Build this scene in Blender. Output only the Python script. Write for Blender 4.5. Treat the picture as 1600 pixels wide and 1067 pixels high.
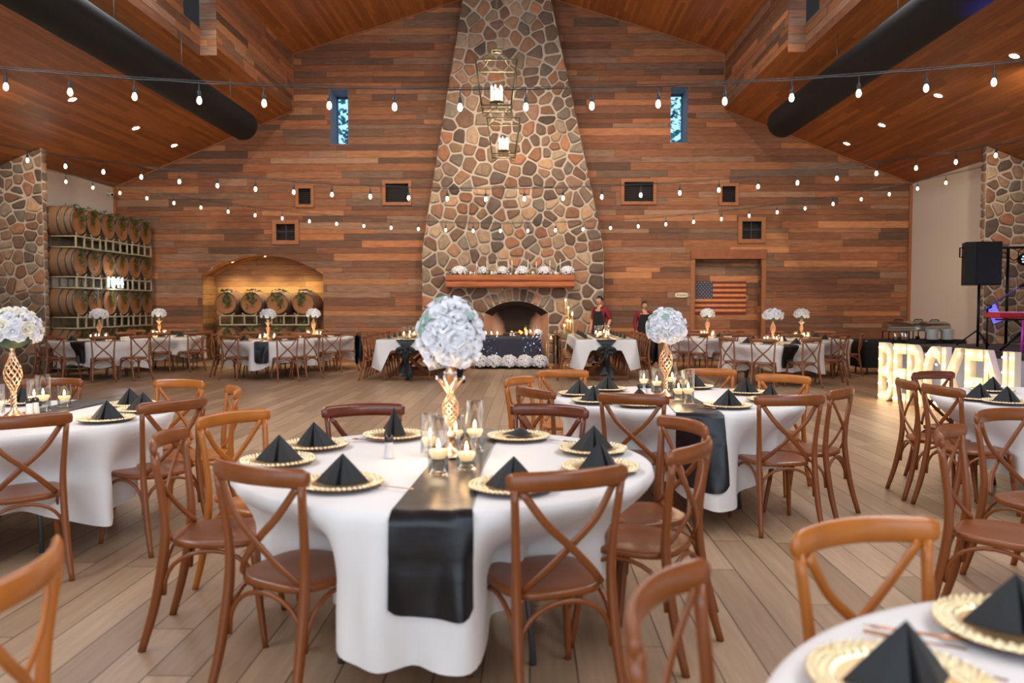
import bpy, bmesh, math, random
from mathutils import Vector, Matrix, Euler
PI = math.pi
rnd = random.Random(7)
for o in list(bpy.data.objects): bpy.data.objects.remove(o)
S = bpy.context.scene
COL = S.collection

# ------------------------------------------------------------ camera, world, light, exposure
F_PX, CAM_Z = 1250.0, 1.46
YAW, PITCH = math.radians(1.3), math.radians(-2.5)
cam = bpy.data.cameras.new('camera'); cam_o = bpy.data.objects.new('camera', cam); COL.objects.link(cam_o)
cam.sensor_width = 36.0; cam.lens = 36.0 * F_PX / 1600.0
cam_o.location = (0, 0, CAM_Z); cam_o.rotation_euler = (PI/2 + PITCH, 0, YAW)
cam.clip_start = .05; cam.clip_end = 200
cam.dof.use_dof = True; cam.dof.focus_distance = 7.8; cam.dof.aperture_fstop = 2.0
S.camera = cam_o
vs = S.view_settings
vs.view_transform = 'Standard'; vs.look = 'None'; vs.gamma = 1; vs.use_curve_mapping = False
vs.exposure = 0.32
W = bpy.data.worlds.new('world'); S.world = W; W.use_nodes = True
bg = W.node_tree.nodes['Background']; bg.inputs[0].default_value = (.55, .78, 1.0, 1); bg.inputs[1].default_value = 1.3

def area(name, loc, rot, sx, sy, power, col):
    l = bpy.data.lights.new(name, 'AREA'); l.shape = 'RECTANGLE'; l.size = sx; l.size_y = sy; l.energy = power; l.color = col
    o = bpy.data.objects.new(name, l); o.location = loc; o.rotation_euler = rot; COL.objects.link(o); return o
# daylight of the tall glass doors in the open end of the hall, behind the camera
area('daylight_rear_doors', (-.6, -7.0, 3.0), (math.radians(82), 0, 0), 17, 5.4, 330, (.92, .95, 1.0))
# daylight of the clerestory windows in the raised middle of the roof (above the frame)
area('daylight_clerestory_left', (-6.3, 5.0, 7.5), (0, math.radians(-48), 0), 1.1, 18, 620, (.9, .95, 1.0))
area('daylight_clerestory_right', (5.1, 5.0, 7.5), (0, math.radians(48), 0), 1.1, 18, 620, (.9, .95, 1.0))

def pix(u, v):
    fw = Vector((-math.sin(YAW)*math.cos(PITCH), math.cos(YAW)*math.cos(PITCH), math.sin(PITCH)))
    rt = Vector((math.cos(YAW), math.sin(YAW), 0)); up = rt.cross(fw)
    return ((u-800)/F_PX)*rt - ((v-533.5)/F_PX)*up + fw
def atZ(u, v, z):
    d = pix(u, v); t = (z-CAM_Z)/d.z; return Vector((d.x*t, d.y*t, z))
def atY(u, v, y):
    d = pix(u, v); t = y/d.y; return Vector((d.x*t, y, CAM_Z+d.z*t))
def atX(u, v, x):
    d = pix(u, v); t = x/d.x; return Vector((x, d.y*t, CAM_Z+d.z*t))

# ------------------------------------------------------------ materials
def lin(c):
    return tuple((x/255/12.92 if x/255 <= .04045 else ((x/255+.055)/1.055)**2.4) for x in c) + (1,)
MATS = {}
def mat(name, rgb, rough=.5, metal=0, emit=None, es=0, coat=0, bump=0, bscale=40, trans=0, sheen=0, var=0, vscale=6, bstretch=None, spec=None, sss=0):
    if name in MATS: return MATS[name]
    m = bpy.data.materials.new(name); m.use_nodes = True; MATS[name] = m
    nt = m.node_tree; b = nt.nodes['Principled BSDF']
    b.inputs['Base Color'].default_value = lin(rgb); b.inputs['Roughness'].default_value = rough; b.inputs['Metallic'].default_value = metal
    if coat: b.inputs['Coat Weight'].default_value = coat; b.inputs['Coat Roughness'].default_value = .15
    if sheen: b.inputs['Sheen Weight'].default_value = sheen
    if spec is not None: b.inputs['Specular IOR Level'].default_value = spec
    if emit: b.inputs['Emission Color'].default_value = lin(emit); b.inputs['Emission Strength'].default_value = es
    if bump or var:
        tc = nt.nodes.new('ShaderNodeTexCoord'); mp = nt.nodes.new('ShaderNodeMapping')
        nt.links.new(tc.outputs['Object'], mp.inputs[0])
        if bstretch: mp.inputs['Scale'].default_value = bstretch
    if bump:
        n = nt.nodes.new('ShaderNodeTexNoise'); n.inputs['Scale'].default_value = bscale; n.inputs['Detail'].default_value = 4
        bp = nt.nodes.new('ShaderNodeBump'); bp.inputs['Strength'].default_value = bump; bp.inputs['Distance'].default_value = .01
        nt.links.new(mp.outputs[0], n.inputs['Vector']); nt.links.new(n.outputs[0], bp.inputs['Height']); nt.links.new(bp.outputs[0], b.inputs['Normal'])
    if var:
        n2 = nt.nodes.new('ShaderNodeTexNoise'); n2.inputs['Scale'].default_value = vscale; n2.inputs['Detail'].default_value = 5
        hs = nt.nodes.new('ShaderNodeHueSaturation'); mr = nt.nodes.new('ShaderNodeMapRange')
        mr.inputs['From Min'].default_value = .3; mr.inputs['From Max'].default_value = .7
        mr.inputs['To Min'].default_value = 1-var; mr.inputs['To Max'].default_value = 1+var
        hs.inputs['Color'].default_value = lin(rgb)
        nt.links.new(mp.outputs[0], n2.inputs['Vector']); nt.links.new(n2.outputs[0], mr.inputs['Value'])
        nt.links.new(mr.outputs[0], hs.inputs['Value']); nt.links.new(hs.outputs[0], b.inputs['Base Color'])
    return m

def attr_mat(name, rough=.6, grain=(1, 1, 1), gscale=6, gvar=.35, bump=.3, gain=1.0, coat=0, fine=None):
    """base colour from the mesh's own colour attribute times stretched grain noise"""
    m = bpy.data.materials.new(name); m.use_nodes = True; nt = m.node_tree; L = nt.links; b = nt.nodes['Principled BSDF']
    b.inputs['Roughness'].default_value = rough
    if coat: b.inputs['Coat Weight'].default_value = coat
    a = nt.nodes.new('ShaderNodeAttribute'); a.attribute_name = 'pc'
    tc = nt.nodes.new('ShaderNodeTexCoord'); mp = nt.nodes.new('ShaderNodeMapping'); mp.inputs['Scale'].default_value = grain
    sep = nt.nodes.new('ShaderNodeVectorMath'); sep.operation = 'SCALE'; sep.inputs['Scale'].default_value = 37.0
    add = nt.nodes.new('ShaderNodeVectorMath'); add.operation = 'ADD'
    L.new(a.outputs['Color'], sep.inputs[0]); L.new(tc.outputs['Object'], mp.inputs[0]); L.new(mp.outputs[0], add.inputs[0]); L.new(sep.outputs[0], add.inputs[1])
    n = nt.nodes.new('ShaderNodeTexNoise'); n.inputs['Scale'].default_value = gscale; n.inputs['Detail'].default_value = 8; n.inputs['Roughness'].default_value = .65
    L.new(add.outputs[0], n.inputs['Vector'])
    mr = nt.nodes.new('ShaderNodeMapRange'); mr.inputs['From Min'].default_value = .28; mr.inputs['From Max'].default_value = .72
    mr.inputs['To Min'].default_value = (1-gvar)*gain; mr.inputs['To Max'].default_value = (1+gvar)*gain
    L.new(n.outputs[0], mr.inputs['Value'])
    sc = nt.nodes.new('ShaderNodeVectorMath'); sc.operation = 'SCALE'
    L.new(a.outputs['Color'], sc.inputs[0]); L.new(mr.outputs[0], sc.inputs['Scale']); L.new(sc.outputs[0], b.inputs['Base Color'])
    bp = nt.nodes.new('ShaderNodeBump'); bp.inputs['Strength'].default_value = bump; bp.inputs['Distance'].default_value = .01
    L.new(n.outputs[0], bp.inputs['Height']); L.new(bp.outputs[0], b.inputs['Normal'])
    return m

def board_mat(name, w, length, c1, c2, c3, rough=.5, axis='X', groove=.04, gdark=.35, grain=.25, bump=.3, coat=0, spec=.5):
    """boards w wide laid along Y; every board takes its own tint from a white noise on its row and its place in the row"""
    m = bpy.data.materials.new(name); m.use_nodes = True; nt = m.node_tree; L = nt.links; N = nt.nodes; b = N['Principled BSDF']
    def M(op, x, y=None, z=None):
        k = N.new('ShaderNodeMath'); k.operation = op
        for i, q in enumerate((x, y, z)):
            if q is None: continue
            if isinstance(q, (int, float)): k.inputs[i].default_value = q
            else: L.new(q, k.inputs[i])
        return k.outputs[0]
    tc = N.new('ShaderNodeTexCoord'); sx = N.new('ShaderNodeSeparateXYZ'); L.new(tc.outputs['Object'], sx.inputs[0])
    u = sx.outputs[axis]; v = sx.outputs['Y']
    row = M('FLOOR', M('DIVIDE', u, w)); fr = M('FRACT', M('DIVIDE', u, w))
    wn = N.new('ShaderNodeTexWhiteNoise'); wn.noise_dimensions = '1D'; L.new(row, wn.inputs['W'])
    vv = M('ADD', M('DIVIDE', v, length), M('MULTIPLY', wn.outputs['Value'], 7.3))
    idx = M('FLOOR', vv); fv = M('FRACT', vv)
    w2 = N.new('ShaderNodeTexWhiteNoise'); w2.noise_dimensions = '2D'
    cb = N.new('ShaderNodeCombineXYZ'); L.new(row, cb.inputs[0]); L.new(idx, cb.inputs[1]); L.new(cb.outputs[0], w2.inputs['Vector'])
    ramp = N.new('ShaderNodeValToRGB'); e = ramp.color_ramp.elements
    e[0].color = lin(c1); e[1].color = lin(c2); k = e.new(.5); k.color = lin(c3); L.new(w2.outputs['Value'], ramp.inputs[0])
    mp = N.new('ShaderNodeMapping'); mp.inputs['Scale'].default_value = (14, .9, 14) if axis == 'X' else (14, .9, 14)
    ad = N.new('ShaderNodeVectorMath'); ad.operation = 'ADD'; sc0 = N.new('ShaderNodeVectorMath'); sc0.operation = 'SCALE'; sc0.inputs['Scale'].default_value = 9
    L.new(tc.outputs['Object'], mp.inputs[0]); L.new(w2.outputs['Color'], sc0.inputs[0]); L.new(mp.outputs[0], ad.inputs[0]); L.new(sc0.outputs[0], ad.inputs[1])
    n = N.new('ShaderNodeTexNoise'); n.inputs['Scale'].default_value = 2.2; n.inputs['Detail'].default_value = 8; n.inputs['Roughness'].default_value = .62
    n.inputs['Distortion'].default_value = .6
    L.new(ad.outputs[0], n.inputs['Vector'])
    mr = N.new('ShaderNodeMapRange'); mr.inputs['From Min'].default_value = .3; mr.inputs['From Max'].default_value = .7
    mr.inputs['To Min'].default_value = 1-grain; mr.inputs['To Max'].default_value = 1+grain*.8; L.new(n.outputs[0], mr.inputs['Value'])
    edge = M('MINIMUM', fr, M('SUBTRACT', 1, fr)); e1 = M('GREATER_THAN', edge, groove*.5)
    ev = M('MINIMUM', fv, M('SUBTRACT', 1, fv)); e2 = M('GREATER_THAN', ev, .0018*2/length)
    mask = M('MULTIPLY', e1, e2); dk = M('ADD', M('MULTIPLY', mask, 1-gdark), gdark)
    tot = M('MULTIPLY', dk, mr.outputs[0])
    sc = N.new('ShaderNodeVectorMath'); sc.operation = 'SCALE'; L.new(ramp.outputs[0], sc.inputs[0]); L.new(tot, sc.inputs['Scale']); L.new(sc.outputs[0], b.inputs['Base Color'])
    h = M('ADD', M('MULTIPLY', mask, 1.0), M('MULTIPLY', n.outputs[0], .25))
    bp = N.new('ShaderNodeBump'); bp.inputs['Strength'].default_value = bump; bp.inputs['Distance'].default_value = .006
    L.new(h, bp.inputs['Height']); L.new(bp.outputs[0], b.inputs['Normal'])
    b.inputs['Roughness'].default_value = rough; b.inputs['Specular IOR Level'].default_value = spec
    if coat: b.inputs['Coat Weight'].default_value = coat; b.inputs['Coat Roughness'].default_value = .3
    return m

def glass_mat(name, tint=(1, 1, 1), refl=.6):
    m = bpy.data.materials.new(name); m.use_nodes = True; nt = m.node_tree; N = nt.nodes; L = nt.links
    N.remove(N['Principled BSDF'])
    t = N.new('ShaderNodeBsdfTransparent'); t.inputs[0].default_value = (*tint, 1)
    g = N.new('ShaderNodeBsdfGlossy'); g.inputs['Roughness'].default_value = .04
    lw = N.new('ShaderNodeLayerWeight'); lw.inputs[0].default_value = .35
    mu = N.new('ShaderNodeMath'); mu.operation = 'MULTIPLY'; mu.inputs[1].default_value = refl; L.new(lw.outputs['Fresnel'], mu.inputs[0])
    mx = N.new('ShaderNodeMixShader'); L.new(mu.outputs[0], mx.inputs[0]); L.new(t.outputs[0], mx.inputs[1]); L.new(g.outputs[0], mx.inputs[2])
    L.new(mx.outputs[0], N['Material Output'].inputs[0])
    return m

M_PLANK = attr_mat('reclaimed_plank', .75, (.6, .6, 9), 5, .42, .5)
M_STONE = attr_mat('field_stone', .9, (1, 1, 1), 9, .28, .8)
M_MORTAR = mat('mortar', (180, 163, 146), .95, bump=.6, bscale=30, var=.12, vscale=5)
M_FLOOR = board_mat('floor_boards', .19, 2.2, (154, 125, 98), (184, 153, 123), (169, 139, 110), rough=.40, groove=.04, gdark=.30, grain=.15, bump=.25, spec=.4)
M_CEIL = board_mat('stained_ceiling_boards', .09, 2.6, (130, 73, 30), (168, 98, 42), (150, 85, 36), rough=.5, groove=.06, gdark=.55, grain=.22, bump=.3)
M_WHITE_WALL = mat('cream_plaster', (214, 200, 184), .85, bump=.05, bscale=80)
M_TRIM = mat('pine_trim', (150, 92, 52), .6, bump=.15, bscale=20, bstretch=(1, 1, 6), var=.15)
M_TRIMRED = mat('cedar_trim', (140, 78, 46), .65, bump=.15, bscale=20, var=.15)
M_TRIMNICHE = mat('niche_boards', (168, 118, 70), .6, bump=.2, bscale=12, var=.2, vscale=3)
M_BLACKDUCT = mat('black_duct', (9, 10, 12), .7, spec=.3)
M_BLACK = mat('black_plastic', (7, 7, 9), .6, spec=.3)
M_BLKMETAL = mat('black_metal', (20, 20, 23), .4, .6)
M_GREYMETAL = mat('grey_metal', (120, 124, 130), .4, .8)
M_STEEL = mat('polished_steel', (190, 190, 188), .18, 1)
M_GALV = mat('galvanised_steel', (140, 148, 155), .4, .7, var=.15, vscale=8)
M_WOODS = [mat('walnut_stain', (130, 68, 25), .34, coat=.18, bump=.05, bscale=30, bstretch=(1, 1, .15), var=.13, vscale=9),
           mat('honey_stain', (176, 101, 34), .34, coat=.18, bump=.05, bscale=30, bstretch=(1, 1, .15), var=.13, vscale=9),
           mat('mahogany_stain', (102, 45, 22), .28, coat=.3, bump=.05, bscale=30, bstretch=(1, 1, .15), var=.13, vscale=9)]
M_FARWOOD = mat('tan_stain', (138, 82, 46), .45, coat=.2, var=.1)
M_CLOTH = mat('white_linen', (226, 221, 217), .8, bump=.35, bscale=5, sheen=.3, bstretch=(1, 1, .5))
M_SATIN = mat('black_satin', (9, 9, 14), .36, bump=.5, bscale=7, sheen=.08)
M_NAPKIN = mat('black_napkin', (20, 20, 23), .6, bump=.1, bscale=50, sheen=.12)
M_GOLD = mat('gold_plate', (250, 234, 196), .34, 1, bump=.35, bscale=60)
M_ROSEGOLD = mat('rose_gold_wire', (246, 200, 160), .28, 1)
M_CUTLERY = mat('copper_cutlery', (200, 140, 95), .25, 1)
M_REDWOOD = mat('red_charger_base', (96, 44, 28), .4)
M_PETAL = mat('white_petal', (240, 238, 240), .6, sheen=.2, bump=.05, bscale=60)
M_CREAMPETAL = mat('cream_petal', (240, 232, 212), .6, sheen=.2)
M_LEAF = mat('eucalyptus_leaf', (138, 170, 156), .55)
M_IVY = mat('ivy_leaf', (46, 70, 24), .55, var=.3, vscale=12)
M_FOLIAGE = mat('dark_foliage', (44, 70, 44), .6, var=.3, vscale=12)
M_WAX = mat('candle_wax', (250, 225, 190), .5, emit=(255, 200, 130), es=.9)  # emission adds the glow of the flame to the wax
M_FLAME = mat('candle_flame', (255, 200, 120), .5, emit=(255, 196, 120), es=60)
M_BULB = mat('string_bulb_glow', (255, 240, 215), .4, emit=(255, 232, 200), es=10)
M_CAN = mat('downlight_glow', (255, 240, 215), .4, emit=(255, 236, 210), es=40)
M_GLASS = glass_mat('clear_glass', (1, 1, 1), .35); M_WATER = glass_mat('water_in_glass', (.9, .95, .97), .4)
M_BARREL = mat('oak_staves', (118, 84, 54), .7, bump=.2, bscale=8, bstretch=(.3, 14, 14), var=.14, vscale=5)
M_HEAD = mat('barrel_head_oak', (150, 98, 56), .65, bump=.15, bscale=10, bstretch=(1, 10, 1), var=.12)
M_HOOP = mat('barrel_hoop_steel', (96, 96, 98), .45, .7)
M_RACK = mat('painted_rack', (160, 150, 124), .6)
M_NAVY = mat('navy_cloth', (26, 29, 44), .6)
M_SKIN = mat('skin', (196, 140, 112), .55)
M_MAROON = mat('maroon_shirt', (118, 20, 38), .8)
M_APRON = mat('black_apron', (15, 14, 16), .85)
M_HAIR = mat('black_hair', (18, 14, 12), .6)
M_WHITESHIRT = mat('white_shirt', (225, 225, 230), .8)

# ------------------------------------------------------------ mesh builder
class MB:
    def __init__(s): s.v = []; s.f = []; s.c = []; s.m = []; s.flat = set()
    def add(s, vs, fs, col=None, mi=0, flat=False):
        n = len(s.v); s.v += [tuple(x) for x in vs]
        for f in fs:
            if flat: s.flat.add(len(s.f))
            s.f.append(tuple(i+n for i in f)); s.c.append(col); s.m.append(mi)
    def box(s, c, d, rot=None, col=None, mi=0, bev=0):
        hx, hy, hz = d[0]/2, d[1]/2, d[2]/2
        R = rot if isinstance(rot, Matrix) else (Euler(rot).to_matrix() if rot else Matrix.Identity(3)); c = Vector(c)
        if bev <= 0:
            vs = [c + R @ Vector((x*hx, y*hy, z*hz)) for z in (-1, 1) for y in (-1, 1) for x in (-1, 1)]
            s.add(vs, [(0, 2, 3, 1), (4, 5, 7, 6), (0, 1, 5, 4), (2, 6, 7, 3), (0, 4, 6, 2), (1, 3, 7, 5)], col, mi, True); return
        b = min(bev, hx*.9, hy*.9, hz*.9)
        prof = [(-hx+b, -hy), (hx-b, -hy), (hx, -hy+b), (hx, hy-b), (hx-b, hy), (-hx+b, hy), (-hx, hy-b), (-hx, -hy+b)]
        def ring(z, k): return [c + R @ Vector((x - math.copysign(min(k, abs(x)), x), y - math.copysign(min(k, abs(y)), y), z)) for x, y in prof]
        rs = [ring(-hz, b), ring(-hz+b, 0), ring(hz-b, 0), ring(hz, b)]
        vs = [p for r in rs for p in r]; fs = []
        for j in range(3):
            for i in range(8): fs.append((j*8+i, j*8+(i+1) % 8, (j+1)*8+(i+1) % 8, (j+1)*8+i))
        fs.append(tuple(range(7, -1, -1))); fs.append(tuple(range(24, 32)))
        s.add(vs, fs, col, mi, True)
    def tube(s, pts, r, n=8, col=None, mi=0, flatx=None, closed=False, cap=True, up=None):
        """r: radius or list; flatx: (a,b) multipliers of side and 'up' half widths"""
        pts = [Vector(p) for p in pts]; k = len(pts); rs = r if isinstance(r, (list, tuple)) else [r]*k
        a, b = flatx or (1, 1); prev = None; vs = []
        for i, p in enumerate(pts):
            if closed: t = pts[(i+1) % k] - pts[i-1]
            else: t = pts[min(i+1, k-1)] - pts[max(i-1, 0)]
            t.normalize()
            if up is not None: U = Vector(up)
            elif prev is not None: U = prev
            else: U = Vector((0, 0, 1)) if abs(t.z) < .9 else Vector((0, 1, 0))
            U = (U - t*U.dot(t)).normalized(); prev = U; Sd = t.cross(U)
            for j in range(n):
                q = 2*PI*(j+.5)/n; vs.append(p + Sd*(math.cos(q)*rs[i]*a) + U*(math.sin(q)*rs[i]*b))
        fs = []
        for i in range(k if closed else k-1):
            for j in range(n):
                i2 = (i+1) % k; fs.append((i*n+j, i*n+(j+1) % n, i2*n+(j+1) % n, i2*n+j))
        if cap and not closed: fs.append(tuple(range(n-1, -1, -1))); fs.append(tuple(range((k-1)*n, k*n)))
        s.add(vs, fs, col, mi)
    def cyl(s, p, q, r, r2=None, n=16, col=None, mi=0): s.tube([p, q], [r, r if r2 is None else r2], n, col, mi)
    def lathe(s, prof, n=24, c=(0, 0, 0), R=None, col=None, mi=0, capb=False, capt=False):
        R = R or Matrix.Identity(3); c = Vector(c); vs = []; fs = []
        for (r, z) in prof:
            for j in range(n): vs.append(c + R @ Vector((r*math.cos(2*PI*j/n), r*math.sin(2*PI*j/n), z)))
        for i in range(len(prof)-1):
            for j in range(n): fs.append((i*n+j, i*n+(j+1) % n, (i+1)*n+(j+1) % n, (i+1)*n+j))
        if capb: fs.append(tuple(range(n-1, -1, -1)))
        if capt: fs.append(tuple(range((len(prof)-1)*n, len(prof)*n)))
        s.add(vs, fs, col, mi)
    def ball(s, c, r, n=10, m=7, sc=(1, 1, 1), col=None, mi=0, R=None):
        R = R or Matrix.Identity(3)
        c = Vector(c); vs = [c + R @ Vector((0, 0, -r*sc[2]))]; fs = []
        for i in range(1, m):
            a = -PI/2 + PI*i/m
            for j in range(n): vs.append(c + R @ Vector((r*sc[0]*math.cos(a)*math.cos(2*PI*j/n), r*sc[1]*math.cos(a)*math.sin(2*PI*j/n), r*sc[2]*math.sin(a))))
        vs.append(c + R @ Vector((0, 0, r*sc[2])))
        for j in range(n): fs.append((0, 1+(j+1) % n, 1+j)); fs.append((len(vs)-1, 1+(m-2)*n+j, 1+(m-2)*n+(j+1) % n))
        for i in range(m-2):
            for j in range(n): fs.append((1+i*n+j, 1+i*n+(j+1) % n, 1+(i+1)*n+(j+1) % n, 1+(i+1)*n+j))
        s.add(vs, fs, col, mi)
    def grid(s, fn, nu, nv, col=None, mi=0, wrap=False):
        vs = [fn(i/nu, j/nv) for j in range(nv+1) for i in range(nu+1 if not wrap else nu)]; w = nu+1 if not wrap else nu; fs = []
        for j in range(nv):
            for i in range(nu):
                i2 = (i+1) % w if wrap else i+1; fs.append((j*w+i, j*w+i2, (j+1)*w+i2, (j+1)*w+i))
        s.add(vs, fs, col, mi)
    def prism(s, poly, z0, z1, fn=None, col=None, mi=0):
        """poly (x,y) extruded from z0 to z1 ; fn maps (x,y,z)"""
        fn = fn or (lambda x, y, z: (x, y, z)); n = len(poly)
        vs = [fn(x, y, z0) for x, y in poly] + [fn(x, y, z1) for x, y in poly]
        fs = [tuple(range(n-1, -1, -1)), tuple(range(n, 2*n))] + [(i, (i+1) % n, n+(i+1) % n, n+i) for i in range(n)]
        s.add(vs, fs, col, mi, True)
    def build(s, name, mats, parent=None, smooth=True, loc=None, rotz=0):
        me = bpy.data.meshes.new(name); me.from_pydata(s.v, [], s.f)
        for m in (mats if isinstance(mats, (list, tuple)) else [mats]): me.materials.append(m)
        for i, p in enumerate(me.polygons):
            p.use_smooth = smooth and i not in s.flat; p.material_index = s.m[i]
        if any(c is not None for c in s.c):
            a = me.color_attributes.new('pc', 'FLOAT_COLOR', 'CORNER'); k = 0; buf = []
            for i, f in enumerate(s.f):
                c = s.c[i] or (1, 1, 1, 1)
                for _ in f: buf += list(c)
            a.data.foreach_set('color', buf)
        me.update()
        o = bpy.data.objects.new(name, me); COL.objects.link(o)
        if parent: o.parent = parent
        if loc is not None: o.location = loc
        if rotz: o.rotation_euler = (0, 0, rotz)
        return o

def tag(o, label=None, cat=None, group=None, kind=None):
    if label: o['label'] = label
    if cat: o['category'] = cat
    if group: o['group'] = group
    if kind: o['kind'] = kind
    return o
def thing(name, label, cat, loc=(0, 0, 0), rotz=0, group=None):
    o = bpy.data.objects.new(name, None); COL.objects.link(o); o.location = loc; o.rotation_euler = (0, 0, rotz)
    o.empty_display_size = .1
    return tag(o, label, cat, group)
def struct(o, label=None):
    o['kind'] = 'structure'
    if label: o['label'] = label
    return o
def kids(o): return [c for c in bpy.data.objects if c.parent == o]
PROTO = {}
def clone(key, loc, rotz, label, cat=None, group=None, wood=None, scale=None):
    """first use places the prototype itself, later uses copy the thing, its parts and their sub-parts"""
    rec = PROTO[key]
    if not rec['used']: rec['used'] = True; r = rec['root']
    else:
        r = rec['root'].copy(); COL.objects.link(r)
        for ch, subs in rec['tree']:
            c = ch.copy(); COL.objects.link(c); c.parent = r
            for g in subs:
                d = g.copy(); COL.objects.link(d); d.parent = c
    r.location = loc; r.rotation_euler = (0, 0, rotz); r['label'] = label
    if scale: r.scale = scale
    if cat: r['category'] = cat
    if group: r['group'] = group
    return r
def proto(key, root):
    PROTO[key] = dict(root=root, used=False, tree=[(c, kids(c)) for c in kids(root)])

# ============================================================ the room shell
XL, XR, DF = -11.08, 9.93, 21.2          # side walls, far wall
CLX, CRX = -6.25, 5.05                   # clerestory walls
ZSL, ZSR = 6.6, 6.58                     # lower ceiling at the clerestory
APX, APZ = -.6, 9.82                     # ridge
SL = (ZSL-4.62)/(CLX-XL); SR = (ZSR-4.65)/(XR-CRX)
ZTL, ZTR = 8.08, 8.03
def ceil_low(x): return ZSL-(CLX-x)*SL if x < 0 else ZSR-(x-CRX)*SR
def ceil_up(x): return ZTL+(x-CLX)*(APZ-ZTL)/(APX-CLX) if x < APX else ZTR+(CRX-x)*(APZ-ZTR)/(CRX-APX)

PAL = [(150, 94, 58), (168, 106, 66), (118, 74, 50), (136, 88, 60), (182, 122, 78), (110, 82, 64), (92, 62, 46), (142, 110, 88), (160, 98, 58), (128, 78, 50), (146, 86, 52), (124, 98, 80)]
def plank_col(r, dark=1.0, pal=PAL):
    c = r.choice(pal); c = tuple(x*.68+y*.32 for x, y in zip(c, (140, 92, 62))); k = r.uniform(.8, 1.12)*dark
    return lin(tuple(min(255, x*k) for x in c))
def planks(name, rows, ivs, fn, seed, crit=(), fine=None, mats=None, pal=PAL, lmin=.7, lmax=3.2, proud=.008):
    """rows: list of (z0,z1); ivs(z) -> list of (x0,x1); fn(x,z,d) -> 3-D point, d = depth towards the room"""
    r = random.Random(seed); mb = MB()
    for (z0, z1) in rows:
        cuts = [z0+.003, z1-.003] + [c for c in crit if z0+.004 < c < z1-.004]
        if fine:
            for a, b, st in fine:
                z = a
                while z < b:
                    if z0+.004 < z < z1-.004: cuts.append(z)
                    z += st
        cuts = sorted(set(cuts)); xs = [-20.0-r.random()*2]; cols = []
        while xs[-1] < 25: xs.append(xs[-1]+r.uniform(lmin, lmax))
        dep = [r.uniform(0, proud) for _ in xs]; cols = [plank_col(r, pal=pal) for _ in xs]
        for za, zb in zip(cuts, cuts[1:]):
            if zb-za < .002: continue
            A = ivs(za+.0005); B = ivs(zb-.0005)
            if len(A) != len(B): 
                m = ivs((za+zb)/2); A = B = m
            for (a0, a1), (b0, b1) in zip(A, B):
                for i in range(len(xs)-1):
                    p, q = xs[i]+.002, xs[i+1]-.002
                    la, ra = max(p, a0), min(q, a1); lb, rb = max(p, b0), min(q, b1)
                    if ra <= la and rb <= lb: continue
                    ra = max(ra, la); rb = max(rb, lb); d = dep[i]
                    mb.add([fn(la, za, d), fn(ra, za, d), fn(rb, zb, d), fn(lb, zb, d)], [(0, 1, 2, 3)], cols[i])
    return mb
def rowset(z0, z1, r, a=.11, b=.21):
    out = []; z = z0
    while z < z1: h = r.uniform(a, b); out.append((z, min(z+h, z1))); z += h
    return out

# --- far wall
NX0, NX1, NSP, NTOP = -8.75, -5.5, 2.30, 2.82       # arched barrel niche
NXC = (NX0+NX1)/2; NHW = (NX1-NX0)/2; NRISE = NTOP-NSP
NR = (NHW*NHW+NRISE*NRISE)/(2*NRISE)
AX0, AX1, AZ1 = 4.34, 6.06, 2.71                    # flag alcove
WINL = (-5.27, -4.80, 5.74, 7.16); WINR = (3.66, 4.10, 5.74, 7.18)
VENTS = [(-6.17, -5.76, 4.12, 4.62), (-3.86, -3.17, 4.17, 4.74), (2.42, 3.26, 4.17, 4.76), (4.97, 5.40, 4.14, 4.64), (-6.79, -6.18, 3.16, 3.70), (5.49, 6.10, 3.17, 3.74)]
def far_ivs(z):
    lo, hi = XL, XR
    if z > 4.62:
        if z < ZSL: lo = XL+(z-4.62)/SL
        elif z < ZTL: lo = CLX
        else: lo = CLX+(z-ZTL)/((APZ-ZTL)/(APX-CLX))
    if z > 4.65:
        if z < ZSR: hi = XR-(z-4.65)/SR
        elif z < ZTR: hi = CRX
        else: hi = CRX-(z-ZTR)/((APZ-ZTR)/(CRX-APX))
    if hi <= lo: return []
    holes = []
    if z < NSP: holes.append((NX0, NX1))
    elif z < NTOP: h = math.sqrt(max(0, NR*NR-(z-NTOP+NR)**2)); holes.append((NXC-h, NXC+h))
    if z < AZ1: holes.append((AX0, AX1))
    for w in (WINL, WINR):
        if w[2] < z < w[3]: holes.append((w[0], w[1]))
    for w in VENTS:
        if w[2] < z < w[3]: holes.append((w[0], w[1]))
    out = [(lo, hi)]
    for h0, h1 in holes:
        new = []
        for a, b in out:
            if h1 <= a or h0 >= b: new.append((a, b)); continue
            if h0 > a: new.append((a, h0))
            if h1 < b: new.append((h1, b))
        out = new
    return out
crit = [NSP, NTOP, AZ1, 4.62, 4.65, ZSL, ZSR, ZTL, ZTR, WINL[2], WINL[3], WINR[3]] + [v for w in VENTS for v in w[2:]]
mb = planks('wall_far', rowset(0, APZ, random.Random(3)), far_ivs, lambda x, z, d: (x, DF-d, z), 11, crit, [(NSP, NTOP, .02), (4.6, APZ, .04)])
struct(mb.build('wall_far', M_PLANK, smooth=False), 'far end wall of reclaimed horizontal planks')
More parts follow.
